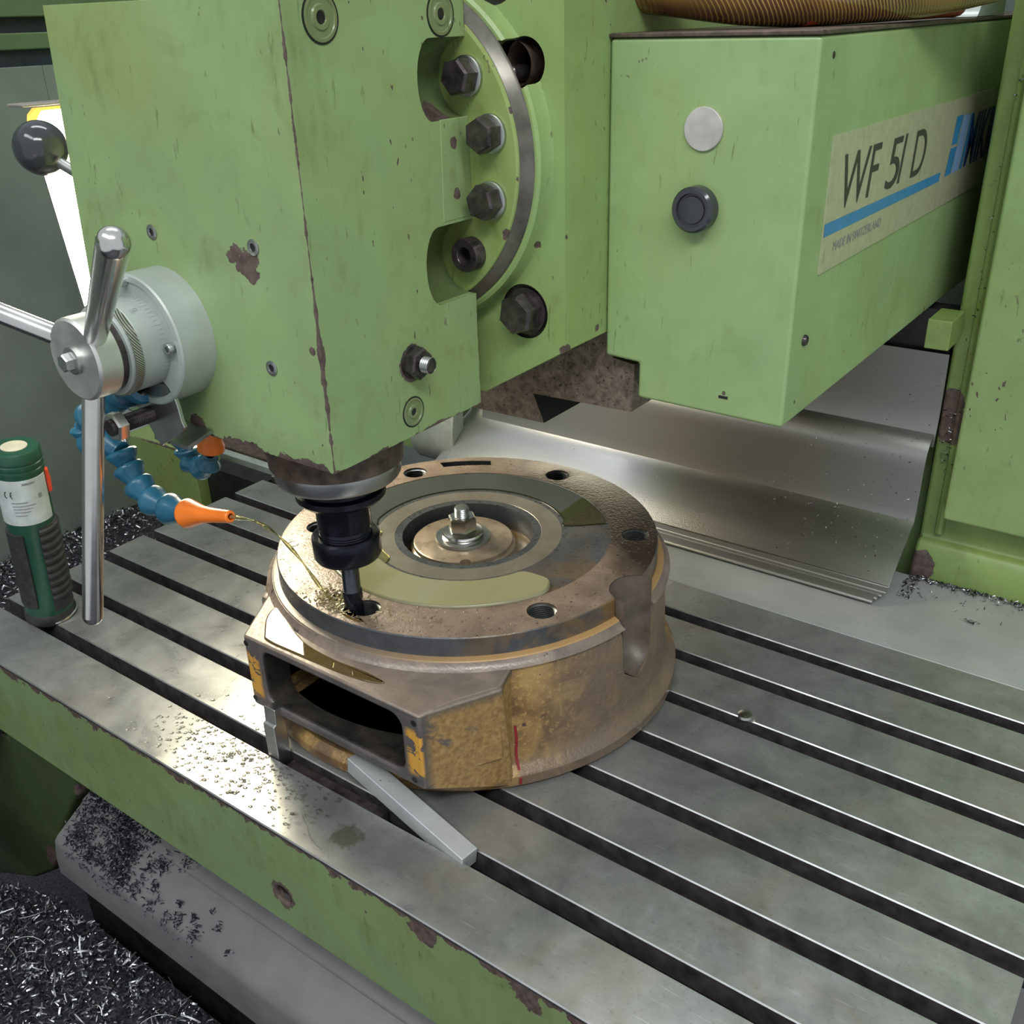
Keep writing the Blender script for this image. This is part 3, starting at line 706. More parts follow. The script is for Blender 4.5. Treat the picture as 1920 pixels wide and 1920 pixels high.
# port block with slanted right shoulder
pf = [(.4153, .0680), (.6040, .0680), (.6120, .0940), (.6240, .1150), (.6315, .1275), (.6220, .1600), (.60, .22), (.42, .24), (.3600, .1700), (.3880, .1155)]
port = build('port_housing', prism(pf, 'z', .0390, .1074), M['c_port'], wk, bevel=.002)
cutg = prism(rrect(.4335, .5855, .0470, .0995, .011), 'y', .06, .235)
cut(port, [cutg]); cut(body, [cutg, box(.36, .62, .05, .11, .017, .0385)])
gus = [(.6030, .0690, .1070), (.6150, .0940, .1070), (.6270, .1150, .1070), (.6345, .1280, .1070), (.6030, .0690, .0395), (.5800, .0705, .0400), (.6315, .1415, .0030), (.6100, .1190, .0030), (.5850, .1050, .0030), (.58, .13, .0030), (.60, .17, .0030), (.58, .12, .1070), (.60, .17, .1070)]
bmg = bmesh.new(); [bmg.verts.new(p) for p in gus]; bmesh.ops.convex_hull(bmg, input=bmg.verts[:])
for v_ in [v_ for v_ in bmg.verts if not v_.link_faces]: bmg.verts.remove(v_)
bmg.verts.index_update(); gg = ([tuple(v_.co) for v_ in bmg.verts], [[v_.index for v_ in f_.verts] for f_ in bmg.faces]); bmg.free()
build('port_gusset', gg, M['c_port'], wk, smooth=30, bevel=.002)
build('port_shoulder', rev([(.150, .1060), (.1835, .1070), (.1815, .1085), (.1795, .1105), (.178, .1130), (.150, .1130)], (*CC, 0), (0, 0, 1), 128, closed=True), M['c_shoulder'], wk)
for x, z in ((.4176, .1005), (.4176, .0455), (.5985, .0990), (.5945, .0446)):
    build('tapped_hole', cyl((x, .0680, z), (0, -1, 0), .0026, .00025, 18), M['socketdark'], wk)
build('corner_lug', rev([(0, 0), (.0095, 0), (.0100, .012), (.0085, .0165), (.004, .0185), (0, .019)], (.3800, .1310, .086), (0, 0, 1), 28), M['c_shoulder'], wk)
# U-shaped clearance scallop on the right and bolt holes at 60 degree steps
scal = rev([(0, .044), (.0215, .062), (.0236, .070), (.0238, .20), (0, .20)], (.6675, .2705, 0), (0, 0, 1), 48)
for o in (body, neck, rim, top): cut(o, [scal])
for o in [x for x in wk.children if x.name.startswith('port_shoulder')]: cut(o, [scal])
sc_lin = build('clearance_scallop', rev([(0, .0450), (.0210, .0626), (.0231, .0704), (.0233, .1316)], (.6675, .2705, 0), (0, 0, 1), 64), simple('brown_grey_scallop', (.120, .092, .074), .42, .1, .2, 60, .4, 160), wk)
# keep only the half of the lining that lies in the wall
bm = bmesh.new(); bm.from_mesh(sc_lin.data)
dl = []
for f in bm.faces:
    c = f.calc_center_median() + ORG[sc_lin.name]
    if math.hypot(c.x-BASEC[0], c.y-BASEC[1]) > (.1832 if c.z < .108 else .1705): dl.append(f)
bmesh.ops.delete(bm, geom=dl, context='FACES'); bm.to_mesh(sc_lin.data); bm.free()
holes = []
M['thread'] = simple('oily_thread_steel', (.16, .165, .17), .28, .85, .2, 120)
for k in range(6):
    t = math.radians(-90 + 60*k); x, y = CC[0]+.1475*math.cos(t), CC[1]+.1475*math.sin(t)
    if k == 0: x, y = .5000, .1265
    if k == 1: x, y = .6200, .2009
    if k == 2: x, y = .6187, .3516
    if k == 5: x, y = .3655, .2068
    holes.append((x, y))
for (x, y) in holes:
    cz = cyl((x, y, .090), (0, 0, 1), .0122, .06, 36)
    for o in (rim, top, neck): cut(o, [cz])
    cut(body, [cyl((x, y, .085), (0, 0, 1), .0122, .06, 36)])
    th_ = [(.0122, .090)]
    z = .0905
    while z < .1300: th_ += [(.0124, z), (.0108, z+.00095), (.0124, z+.0019)]; z += .0019
    build('threaded_hole', rev(th_[1:], (x, y, 0), (0, 0, 1), 36), M['thread'], wk, smooth=20)
    build('hole_floor', cyl((x, y, .0895), (0, 0, 1), .0123, .0008, 30), M['oily_dark'], wk)
# small dowel hole, cast slot at the back
for (x, y, r) in ((.3700, .1697, .0052),):
    build('dowel_hole', rev([(r, .1324), (r*.8, .1322), (0, .1321)], (x, y, 0), (0, 0, 1), 24), M['c_ring_dark'], wk)
sl = [(.3802+.155*0, .3865, 0)]
bs = []
for t in np.linspace(math.radians(119), math.radians(138), 9): bs.append((CC[0]+.1640*math.cos(t), CC[1]+.1600*math.sin(t)))
for t in np.linspace(math.radians(138), math.radians(119), 9): bs.append((CC[0]+.1500*math.cos(t), CC[1]+.1500*math.sin(t)))
slot_g = prism(bs, 'z', .125, .14)
for o in (rim, top): cut(o, [slot_g])
# red crayon line and yellow scratches on the flank
rl = []
for k in range(9):
    z = .004 + .050*k/8; a_ = math.radians(-40.4) + .0025*math.sin(k*1.3)
    r = float(np.interp(z, [.0115, .0135, .016, .0195, .027, .05, .098], [.1955, .1940, .1900, .1868, .1852, .1842, .1825])) + .0007
    for da in (-.0058, .0058): rl.append((BASEC[0]+r*math.cos(a_+da), BASEC[1]+r*math.sin(a_+da), z))
build('red_marking', (rl, [(2*i, 2*i+1, 2*i+3, 2*i+2) for i in range(8)]), simple('red_crayon', (.25, .012, .020), .6), wk)

# ---- hold-down stack in the bore
DC = (.4835, .2725)
build('clamp_disc', rev([(0, .092), (.0480, .092), (.0480, .1195), (.0455, .1205), (.0455, .1245), (.0440, .1252), (0, .1252)], (*DC, 0), (0, 0, 1), 72), simple('tan_machined_disc', (.37, .29, .215), .30, .45, .18, 90, .15, 420), loc=(*DC, .092),
      label='round stepped steel clamping disc sitting in the bore of the casting', cat='clamping disc')
dd = bpy.data.objects['clamp_disc']
cut(dd, [cyl((.5135, .2380, .112), (0, 0, 1), .0052, .03, 24)])
build('clamp_washer', rev([(.008, .1254), (.0250, .1254), (.0255, .1262), (.0250, .1285), (.008, .1285)], (*DC, 0), (0, 0, 1), 56, closed=True), M['satin'], loc=(*DC, .1254),
      label='large flat steel washer lying on the clamping disc', cat='washer')
build('collar_washer', rev([(.008, .1287), (.0190, .1287), (.0192, .1300), (.0182, .1308), (.0190, .1316), (.0182, .1330), (.0130, .1345), (.008, .1345)], (*DC, 0), (0, 0, 1), 48, closed=True), M['bright'], loc=(*DC, .1287),
      label='small stepped spherical washer under the hex nut', cat='washer')
nut = build('hex_nut', rev([(.0066, .1347), (.0120, .1347), (.0133, .1353), (.0133, .1468), (.0118, .1482), (.0078, .1482), (.0066, .1474)], (*DC, 0), (0, 0, 1), 6, .35, closed=True), M['bright'], loc=(*DC, .1347), smooth=20,
      label='bright hexagonal nut tightened on the central stud', cat='nut')
sp = [(0, .120), (.0060, .120)]
z = .122
while z < .1560: sp += [(.0060, z), (.0067, z+.0009), (.0060, z+.0018)]; z += .0018
sp += [(.0058, .1572), (0, .1575)]
build('threaded_stud', rev(sp, (*DC, 0), (0, 0, 1), 32), M['satin'], loc=(*DC, .120), smooth=25, label='rusty-tipped threaded stud rising through the central nut', cat='stud')

# ================================================================== COOLANT
def puddle(name, outline, z, h, m, label, cat='coolant puddle', k=7):
    """pool with a rounded rim"""
    pts = [Vector((p.x, p.y, 0)) for p in smooth_path([(x, y, 0) for x, y in outline+[outline[0]]], k)][:-1]
    n = len(pts); V, F = [], []
    rows = ((0, 0), (.0004, .55*h), (.0010, .9*h), (.0018, h))
    nr = []
    for i in range(n):
        d = (pts[(i+1) % n]-pts[i-1]).normalized(); nr.append(Vector((-d.y, d.x, 0)))
    ar = sum(pts[i].x*pts[(i+1) % n].y-pts[(i+1) % n].x*pts[i].y for i in range(n))
    sg = 1 if ar > 0 else -1
    for off, hh in rows:
        for i in range(n): q = pts[i]+nr[i]*off*sg; V.append((q.x, q.y, z+hh))
    for r in range(len(rows)-1):
        for i in range(n): j = (i+1) % n; F.append((r*n+i, r*n+j, (r+1)*n+j, (r+1)*n+i))
    base = len(V); V += V[(len(rows)-1)*n:]
    F.append(tuple(base+i for i in range(n)))
    V += V[:n]; F.append(tuple(base+n+i for i in range(n))[::-1])
    cx = sum(p.x for p in pts)/n; cy = sum(p.y for p in pts)/n
    return build(name, (V, F), m, loc=(cx, cy, z), smooth=60, label=label, cat=cat, kind='stuff')
def arc(r, a0, a1, n):
    return [(CC[0]+r*math.cos(math.radians(a0+(a1-a0)*i/(n-1))), CC[1]+r*math.sin(math.radians(a0+(a1-a0)*i/(n-1)))) for i in range(n)]
pool = arc(.1298, -148, -30, 14) + [(.6070, .2230), (.6055, .2330), (.5990, .2425), (.5860, .2440), (.5720, .2410)] + arc(.0890, -30, -112, 8) + arc(.0930, -120, -146, 4)
puddle('coolant_puddle', pool, .1318, .0022, M['puddle'], 'crescent pool of milky green coolant on the front of the seal ring')
puddle('coolant_puddle', arc(.0985, -152, -108, 6) + [(.4650, .1850)] + arc(.0800, -110, -148, 5), .1321, .0012, M['coolant'], 'thin tongue of yellow coolant between the tool and the bore')
puddle('coolant_puddle', [(.4640, .1250), (.4760, .1160), (.4950, .1080), (.5120, .1080), (.5140, .1115), (.5040, .1120), (.4930, .1130), (.4862, .1200), (.4850, .1310), (.4800, .1345), (.4700, .1320)], .1323, .0009, M['brownpuddle'], 'small pool of brown coolant round the end mill')
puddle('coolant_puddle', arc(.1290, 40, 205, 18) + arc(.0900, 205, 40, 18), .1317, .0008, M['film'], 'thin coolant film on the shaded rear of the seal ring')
puddle('coolant_puddle', [(.4300, .0780), (.4380, .0730), (.4620, .0725), (.5200, .0745), (.5480, .0790), (.5560, .0850), (.5350, .0870), (.5050, .0850), (.4700, .0880), (.4420, .0980), (.4220, .1080), (.4060, .1120), (.4120, .0960)], .1074, .0012, M['brownpuddle'], 'long brown coolant pool along the top of the port housing')
build('coolant_puddle', cyl((*CC, .0925), (0, 0, 1), .0655, .0165, 64), M['brownpuddle'], loc=(*CC, .0925), label='dark yellow coolant standing in the central bore', cat='coolant puddle', kind='stuff')

# ================================================================== COOLANT HOSES
def bead_chain(parent, pts, r, m):
    """ball-and-socket hose elements: flared cup and ball neck each"""
    P = [Vector(p) for p in pts]
    for a_, b_ in zip(P[:-1], P[1:]):
        L = (b_-a_).length
        build('hose_segment', rev([(r*.52, 0), (r*.72, L*.10), (r*.74, L*.22), (r*.62, L*.34), (r*.62, L*.42), (r*.98, L*.86), (r, L*.93), (r*.97, L*1.0), (r*.80, L*1.02), (r*.5, L*1.0)][::1], a_, b_-a_, 28), m, parent)
hose = thing('coolant_hose', 'blue segmented coolant hose curling down to an orange nozzle at the tool', 'coolant hose', (.36, .03, .30))
hp = [(.4060, .040, .3060), (.3900, .030, .3155), (.3740, .020, .3175), (.3560, .012, .3150), (.3370, .010, .3050), (.3230, .010, .2900), (.3210, .014, .2735), (.3370, .022, .2790), (.3520, .028, .2680), (.3640, .030, .2545), (.3760, .034, .2390), (.3910, .036, .2260), (.4090, .037, .2195), (.4290, .038, .2210)]
hp = [(.3860, .0360, .3280), (.3730, .0300, .3200), (.3560, .0240, .3110), (.3400, .0200, .2990), (.3270, .0180, .2850), (.3230, .0190, .2700), (.3350, .0220, .2760), (.3500, .0250, .2735), (.3610, .0270, .2620), (.3700, .0290, .2495), (.3840, .0300, .2385), (.3990, .0300, .2295), (.4160, .0300, .2300), (.4330, .0300, .2335)]
hp = [(.4050, .0300, .3300), (.3867, .0300, .3228), (.3674, .0300, .3147), (.3500, .0300, .3045), (.3322, .0300, .2944), (.3190, .0300, .2819), (.3205, .0300, .2700), (.3432, .0300, .2762), (.3603, .0300, .2714), (.3650, .0300, .2602), (.3737, .0300, .2485), (.3861, .0300, .2385), (.4060, .0300, .2362), (.4267, .0300, .2381)]
bead_list = []
def cone_chain(parent, pts, r, m):
    P = [Vector(p) for p in pts]
    for a_, b_ in zip(P[:-1], P[1:]):
        L = (b_-a_).length
        build('hose_segment', rev([(r*.55, -.10*L), (r*.90, -.02*L), (r*1.0, L*.10), (r*.99, L*.20), (r*.86, L*.42), (r*.62, L*.82), (r*.60, L*.92), (r*.68, L*1.0), (r*.62, L*1.08), (r*.3, L*1.1)], a_, b_-a_, 28), m, parent, smooth=40)
cone_chain(hose, hp, .0118, M['blue'])
nz = Vector((.4798, .0300, .2497)); n0 = Vector((.4290, .0300, .2386)); L = (nz-n0).length
build('nozzle', rev([(.0040, -.002), (.0104, 0), (.0108, .0012), (.0104, .0030), (.0062, L*.38), (.0052, L*.60), (.0044, L*.98), (.0036, L), (.0024, L), (.0022, L*.9)], n0, nz-n0, 32), M['orange'], hose)
st = smooth_path([(.4795, .0300, .2497), (.4798, .050, .2373), (.4732, .072, .2149), (.4692, .092, .1853), (.4682, .110, .1497), (.4679, .120, .1325)], 6)
build('coolant_stream', tube(st, [.0012+.0006*math.sin(i*.9) for i in range(len(st))], 8), M['coolant'], loc=(.4679, .120, .1325), label='thin arc of yellow coolant running from the orange nozzle', cat='coolant jet', kind='stuff')
hose2 = thing('coolant_hose', 'short blue segmented coolant hose behind the head with upturned orange nozzle', 'coolant hose', (.32, .12, .215))
cone_chain(hose2, [(.2960, .12, .2520), (.3040, .12, .2400), (.3085, .12, .2290), (.3100, .12, .2190), (.3230, .12, .2145), (.3350, .12, .2200), (.3400, .12, .2290)], .0108, M['blue'])
build('nozzle', rev([(.0040, 0), (.0112, .001), (.0112, .005), (.0065, .020), (.0050, .040), (0, .040)], (.3435, .12, .2360), (.25, 0, 1), 28), M['orange'], hose2)
# hose bracket, threaded rod
br = thing('hose_bracket', 'bent steel hose bracket with long threaded rod below the handwheel', 'bracket', (.41, .035, .288))
bp_ = spl([(.3932, .3290), (.4000, .3400), (.4270, .3385), (.4371, .3278), (.4405, .3117), (.4405, .3040), (.4161, .2895), (.4098, .2877), (.3975, .3050), (.3873, .3183), (.3932, .3290)], 4)[:-1]
pl = build('bracket_plate', prism(bp_, 'y', .0320, .0350), M['satin'], br, bevel=.0006)
build('bracket_fold', prism([(.0350, .2880), (.0350, .2910), (.0570, .2960), (.0570, .2930)], 'x', .400, .438), M['satin'], br)
rp_ = [(0, -.006)]
h = -.0055
while h < .0330: rp_ += [(.0052, h), (.0060, h+.00075), (.0052, h+.0015)]; h += .0015
rp_ += [(.0050, .0335), (0, .0335)]
build('threaded_rod', rev(rp_, (.4062, .0320, .3098), (0, -1, 0), 28), M['boltdark'], br, smooth=25)
build('rod_nut', hexa((.4062, .0080, .3098), (0, -1, 0), .0105, .0075, .2), M['bright'], br, smooth=25)

# ================================================================== STEEL PIECES ON THE TABLE
al = simple('wet_aluminium', (.50, .515, .52), .32, .35, .06, 60)
p0, p1 = Vector((.6470, .0635, -.0030)), Vector((.5165, .0810, .0165))
ax_ = (p1-p0).normalized(); side = Vector((0, 0, 1)).cross(ax_).normalized(); up = ax_.cross(side); hw = .0080
vv = [tuple(p + side*sx*hw + up*sz*hw) for p in (p0, p1) for sx, sz in ((-1, -1), (1, -1), (1, 1), (-1, 1))]
build('square_bar', (vv, [(0, 1, 2, 3), (7, 6, 5, 4), (0, 4, 5, 1), (1, 5, 6, 2), (2, 6, 7, 3), (3, 7, 4, 0)]), al, loc=tuple(p0), bevel=.0009,
      label='pale square aluminium bar leaning from the front slot toward the casting port', cat='metal bar')
build('stop_block', prism([(.0585, -.040), (.0720, -.040), (.0720, .0485), (.0620, .0485), (.0612, .0340), (.0585, .0330)], 'x', .4345, .4480), M['satin'], loc=(.441, .065, -.04), bevel=.0010,
      label='short stepped steel stop block standing upright in the front slot', cat='stop block')
build('packing_strip', box(.452, .560, .0600, .0705, -.0405, -.0060), M['boltdark'], loc=(.5, .065, -.0405), bevel=.001,
      label='dark steel packing strip lying in the front slot behind the stop block', cat='packing strip')

# ================================================================== WORK TORCH
B, T = Vector((.0705, .0810, .0)), Vector((.0890, .0810, .1960))
TL = (T-B).length; td = (T-B).normalized()
torch = thing('work_torch', 'green and black rubber gripped work torch standing on the table corner', 'torch', tuple(B))
build('torch_body', rev([(0, .001), (.0235, .001), (.0240, .004), (.0235, .020), (.0212, .040), (.0208, .090), (.0222, .112), (.0228, .120), (.0228, .1735), (.0232, .1740), (.0232, .1770), (.0224, .1775), (.0224, .1795), (.0232, .1800), (.0232, .1832), (.0224, .1838), (.0224, .1858), (.0232, .1862), (.0230, .1945), (.0215, TL), (0, TL)], B, td, 56), M['torchgreen'], torch)
build('end_disc', rev([(0, TL), (.0120, TL), (.0120, TL+.0006), (0, TL+.0006)], B, td, 40), M['cream'], torch)
build('base_cap', rev([(0, 0), (.0245, 0), (.0250, .002), (.0248, .010), (.0238, .012), (0, .012)], B, td, 48), M['rubber'], torch)
def apatch(c, d, a0, a1, rows, n=14):
    """curved panel: rows of (r, h) over the angle range, closed back to an inner radius"""
    u, w, k = frame(d); c = Vector(c); V, F = [], []
    for r, h in rows:
        for i in range(n+1):
            t = math.radians(a0+(a1-a0)*i/n); V.append(tuple(c + k*h + u*r*math.cos(t) + w*r*math.sin(t)))
    for j in range(len(rows)):
        j2 = (j+1) % len(rows)
        for i in range(n): F.append((j*(n+1)+i, j*(n+1)+i+1, j2*(n+1)+i+1, j2*(n+1)+i))
    F.append(tuple(j*(n+1) for j in range(len(rows)))); F.append(tuple(j*(n+1)+n for j in range(len(rows)))[::-1])
    return V, F
def gr_rows(h0, h1, ribs):
    rows = [(.0205, h0), (.0246, h0+.001)]
    if ribs:
        h = h0+.012
        while h < h1-.008: rows += [(.0232, h), (.0258, h+.0022), (.0258, h+.0048), (.0232, h+.0070)]; h += .0088
    rows += [(.0240, h1-.001), (.0205, h1)]
    return rows
build('rubber_grip', apatch(B, td, -104, -10, gr_rows(.016, .116, True)), M['rubber'], torch, smooth=40)
build('rubber_grip', apatch(B, td, -220, -141, gr_rows(.022, .110, False)), M['rubber'], torch, smooth=40)
lb = build('label_sticker', apatch(B, td, -215, -52, [(.0229, .1210), (.0232, .1212), (.0232, .1700), (.0229, .1702)], 24), M['label'], torch)
ln = []
for k, (a0_, a1_, h_, hh) in enumerate(((-118, -88, .1650, .0022), (-150, -112, .1460, .0012), (-148, -96, .1425, .0010), (-148, -104, .1392, .0010), (-146, -110, .1358, .0010), (-146, -118, .1322, .0010), (-86, -76, .1480, .0050))):
    ln.append(apatch(B, td, a0_, a1_, [(.02325, h_), (.0234, h_), (.0234, h_+hh), (.02325, h_+hh)], 6))
build('label_print', join(*ln), M['greyink'], lb, smooth=0)
for a0_ in (-160, -146):     # the C and E of the conformity mark
    g = []
    for i in range(9):
        t1 = math.radians(100+160*i/8); g.append((a0_+5*math.cos(t1)+3, .1555+.0034*math.sin(t1)))
    pc_ = []
    u, w, k = frame(td)
    for (da, hh) in g:
        pc_.append(tuple(B + k*hh + (u*math.cos(math.radians(da)) + w*math.sin(math.radians(da)))*.0235))
    build('label_print', tube(pc_, .0004, 6), M['ink'], lb)
    if a0_ == -146:
        q0 = [tuple(B + k*.1555 + (u*math.cos(math.radians(da)) + w*math.sin(math.radians(da)))*.0235) for da in (-148, -144.5)]
        build('label_print', tube(q0, .0004, 6), M['ink'], lb)
build('switch', apatch(B, td, -42, -24, [(.0225, .1450), (.0258, .1470), (.0262, .1580), (.0250, .1690), (.0225, .1705)], 6), M['red'], torch)
hk = []
u, w, k = frame(td)
for i in range(15):
    t = math.radians(-112+95*i/14); hk.append(tuple(B + k*(.0035+.0002*i) + (u*math.cos(t)+w*math.sin(t))*.0258))
build('hanging_hook', tube(hk, .0010, 8), M['bright'], torch)

# ================================================================== MACHINE LAMP
lamp = thing('machine_lamp', 'glowing white machine work lamp with grey cap behind the milling head', 'lamp', (.10, .27, .26))
em_ = Mt('glowing_lamp_tube'); em_.b.inputs['Emission Color'].default_value = (1.0, .90, .66, 1); em_.b.inputs['Emission Strength'].default_value = 30.0
em_.set((.9, .9, .85), .4)
pan = rrect(.1630, .370, .262, .4890, .014)
LX = .105
lean = lambda p: (p[0] + (.489-p[1])*.085, p[1])
build('lamp_housing', prism([lean((a_+.003, b_)) for a_, b_ in pan], 'x', LX-.014, LX-.004), M['satin'], lamp, bevel=.002)
build('glowing_diffuser', prism([lean(p) for p in pan], 'x', LX-.0045, LX+.0010), em_.m, lamp)
amb = Mt('amber_lamp_rim'); amb.b.inputs['Emission Color'].default_value = (1.0, .50, .08, 1); amb.b.inputs['Emission Strength'].default_value = 1.3; amb.set((.8, .45, .1), .4)
am = [lean((p[0]-.0585, p[1]+.008)) for p in [(.2190, .445), (.2190, .468), (.2225, .478), (.2290, .4830), (.36, .4830), (.36, .4805), (.2330, .4805), (.2270, .474), (.2240, .466), (.2225, .445)]]
build('amber_rim', prism(am, 'x', LX-.0042, LX+.0020), amb.m, lamp)
build('lamp_cap', box(LX-.020, LX+.006, .1560, .385, .4925, .4950), simple('dusty_brown_cap', (.24, .21, .20), .5), lamp, bevel=.001)
build('lamp_arm', tube([(LX-.012, .372, .44), (LX-.012, .43, .44), (LX-.012, .70, .46)], .009, 14), M['satin'], lamp)

# ================================================================== ENCLOSURE, BASE, SWARF TRAY
def st_(name, geo, m, label=None, **k):
    return build(name, geo, m, kind='structure', loc=(0, 0, 0), **k)
st_('wall_left', box(-.30, -.28, -1.2, .414, -.11, .5125), M['wall'], bevel=.001)
st_('wall_left', box(-.30, -.28, .414, .92, .10, .5125), M['wall'])
st_('trim_1', box(-.31, -.286, -1.2, .9, .5125, .5310), M['navy'])
st_('trim_2', box(-.31, -.277, -1.2, .9, .5310, .5500), M['beam'], bevel=.002)
st_('trim_3', box(-.31, -.288, -1.2, .9, .5500, .5670), M['navy'])
st_('trim_4', box(-.31, -.275, -1.2, .9, .5670, .80), M['beam'], bevel=.002)
st_('wall_back', box(-3.0, 3.0, 1.15, 1.2, -.5, 1.6), M['wall'])
st_('floor', box(-1.3, 2.2, -1.6, 1.2, -.80, -.78), M['swarfbed'])
bench = build('swarf_ledge', box(-.2795, -.006, -.9, .42, -.16, -.100), M['swarfbed'], loc=(-.14, 0, -.16), bevel=.002, label='dark swarf covered ledge left of the milling table', cat='machine ledge')
base = thing('machine_pedestal', 'shaded dark green machine base under the left end of the table', 'machine base', (-.1, .2, -.6))
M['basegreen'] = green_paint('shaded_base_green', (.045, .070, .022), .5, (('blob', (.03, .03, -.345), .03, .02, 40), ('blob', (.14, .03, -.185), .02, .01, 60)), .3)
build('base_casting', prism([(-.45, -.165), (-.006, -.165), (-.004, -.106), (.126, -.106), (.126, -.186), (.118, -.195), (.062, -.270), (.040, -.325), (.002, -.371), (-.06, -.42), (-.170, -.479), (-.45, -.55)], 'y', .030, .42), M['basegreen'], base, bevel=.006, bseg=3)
post = thing('green_bracket_post', 'flat green machine bracket post behind the left end of the table', 'machine bracket', (-.22, .45, -.16))
M['postgreen'] = green_paint('oily_post_green', (.185, .255, .080), .45, (('edge', 'x', .424, .0095, .002, .006, 90),), .6)
build('post_face', prism([(-.300, -.30), (-.130, -.30), (-.1325, .0135), (-.2940, .0070)], 'y', .424, .47), M['postgreen'], post, bevel=.001)
build('post_dark_plate', box(-.130, -.012, .440, .47, -.30, -.012), M['oily_dark'], post, smooth=0)  # dark body filling the dark area right of the post
build('rear_rail', box(-.46, .19, .506, .520, -.0475, -.0270), M['greypaint'], loc=(-.1, .51, -.0475), bevel=.0012, label='pale grey steel rail running behind the table', cat='machine rail')
build('rear_rail', box(-.40, .19, .521, .560, -.0500, -.0235), M['ruststeel'], loc=(-.1, .54, -.05), bevel=.0012, label='rusty brown rail directly behind the pale grey rail', cat='machine rail')
guard = thing('chip_guard', 'sloping grey sheet chip guard under the green table front, flecked with swarf', 'machine guard', (.7, .05, -.26))
gp = spl([(.28, -.112), (.060, -.182), (.030, -.196), (-.002, -.2145)], 5) + spl([(-.006, -.219), (-.0095, -.240), (-.0100, -.262)], 3)
build('guard_sheet', sheet(gp, .128, 1.5, .0020), simple('grey_guard_sheet', (.165, .160, .165), .42, .2, .08, 30, .05, 60), guard, smooth=50)
build('guard_shadow_wall', box(.14, 1.5, .004, .02, -.55, -.240), M['oily_dark'], guard, smooth=0)  # dark box added for the shade below the guard lip
tray = build('swarf_bed', prism([(-.60, -.045), (.030, -.040), (.120, -.012), (1.3, -.012), (1.3, -1.0), (-.60, -1.0)], 'z', -.42, -.305), M['swarfbed'], loc=(.3, -.5, -.42), label='chip tray filled with packed dark steel swarf in front of the machine', cat='swarf tray')

M['darkchips'] = simple('dark_fine_chips', (.050, .052, .068), .35, .6, .5, 300)
def swarf(name, pts, size, label, parent=None, long_=0.0, curl=1.0, kindm=None, lift=.5):
    """curled ribbon chips: 3 quads each"""
    n = len(pts); V = np.zeros((n, 8, 3)); F = []
    P = np.array(pts)
    ln_ = size*rng.uniform(.45, 1.35, n); ln_[rng.random(n) < long_] *= 3.0
    wd = size*rng.uniform(.12, .30, n)
    az = rng.uniform(0, 2*PI, n); el = rng.normal(0, .38, n)*lift*2
    d = np.stack([np.cos(az)*np.cos(el), np.sin(az)*np.cos(el), np.sin(el)], 1)
    up = np.stack([rng.normal(0, .6, n), rng.normal(0, .6, n), rng.uniform(.3, 1, n)], 1)
    up -= d*(up*d).sum(1, keepdims=True); up /= np.linalg.norm(up, axis=1, keepdims=True)
    sd = np.cross(d, up); bend = rng.uniform(.1, 1.0, n)*curl
    for j in range(4):
        s = (j/3-.5); off = d*(s*ln_)[:, None] + up*((.25-s*s)*bend*ln_)[:, None]
        V[:, 2*j] = P+off-sd*(wd/2)[:, None]; V[:, 2*j+1] = P+off+sd*(wd/2)[:, None]
    lo = V[:, :, 2].min(1); V[:, :, 2] += np.maximum(0, P[:, 2]-lo)[:, None]*.75
    V = V.reshape(-1, 3)
    idx = np.arange(n)[:, None]*8
    F = np.concatenate([idx+np.array([2*j, 2*j+1, 2*j+3, 2*j+2]) for j in range(3)], 0)
    org = ORG[parent.name] if parent is not None else Vector(P.mean(0))
    me = bpy.data.meshes.new(name)
    me.vertices.add(len(V)); me.vertices.foreach_set('co', (V-np.array(org)).ravel())
    me.loops.add(len(F)*4); me.loops.foreach_set('vertex_index', F.ravel().astype(np.int32))
    me.polygons.add(len(F)); me.polygons.foreach_set('loop_start', np.arange(0, len(F)*4, 4).astype(np.int32))
    me.update(calc_edges=True); me.materials.append(kindm or M['swarf'])
    o = bpy.data.objects.new(name, me); COL.objects.link(o)
    if parent is not None: o.parent = parent
    else: o.location = org; setprops(o, label, 'metal swarf')
    ORG[o.name] = org; o['kind'] = 'stuff'
    return o
def fld(x, y, s):  # smooth pseudo noise
    return (math.sin(x*s+1.3*math.sin(y*s*.7))+math.sin(y*s*1.3+2.1+math.cos(x*s*.6)))*.5
pts = []
while len(pts) < 24000:
    x, y = rnd.uniform(-.32, .62), rnd.uniform(-.34, -.012)
    if y > -.045 + max(0, min(.030, (x-.03)*.33)): continue
    pts.append((x, y, -.304 + .006*rnd.random() + .004*fld(x, y, 40)))
swarf('swarf_pile', pts, .0066, 'heap of dark glittering steel chips in the tray at lower left', long_=.03)
pts = []
while len(pts) < 7000:
    x, y = rnd.uniform(-.32, .62), rnd.uniform(-.34, -.012)
    if y > -.045 + max(0, min(.030, (x-.03)*.33)): continue
    pts.append((x, y, -.300 + .004*rnd.random()))
swarf('swarf_glitter', pts, .0030, 'tiny bright chip fragments sprinkled over the swarf heap', kindm=M['bright'])
V_, F_ = [], []
cur = []
for i in range(70):
    x, y = rnd.uniform(-.10, .45), rnd.uniform(-.28, -.06); a_ = rnd.uniform(0, 2*PI); L_ = rnd.uniform(.015, .045); b_ = rnd.uniform(-1.6, 1.6)
    pp = []
    for k in range(9):
        t = k/8; aa = a_ + b_*t
        pp.append((x+L_*t*math.cos(aa), y+L_*t*math.sin(aa), -.2985+.004*math.sin(PI*t)))
    cur.append(tube(pp, .0005, 5))
build('swarf_strings', join(*cur), M['satin'], loc=(.15, -.17, -.30), label='long thin curled turnings lying on the swarf heap', cat='metal swarf', kind='stuff')
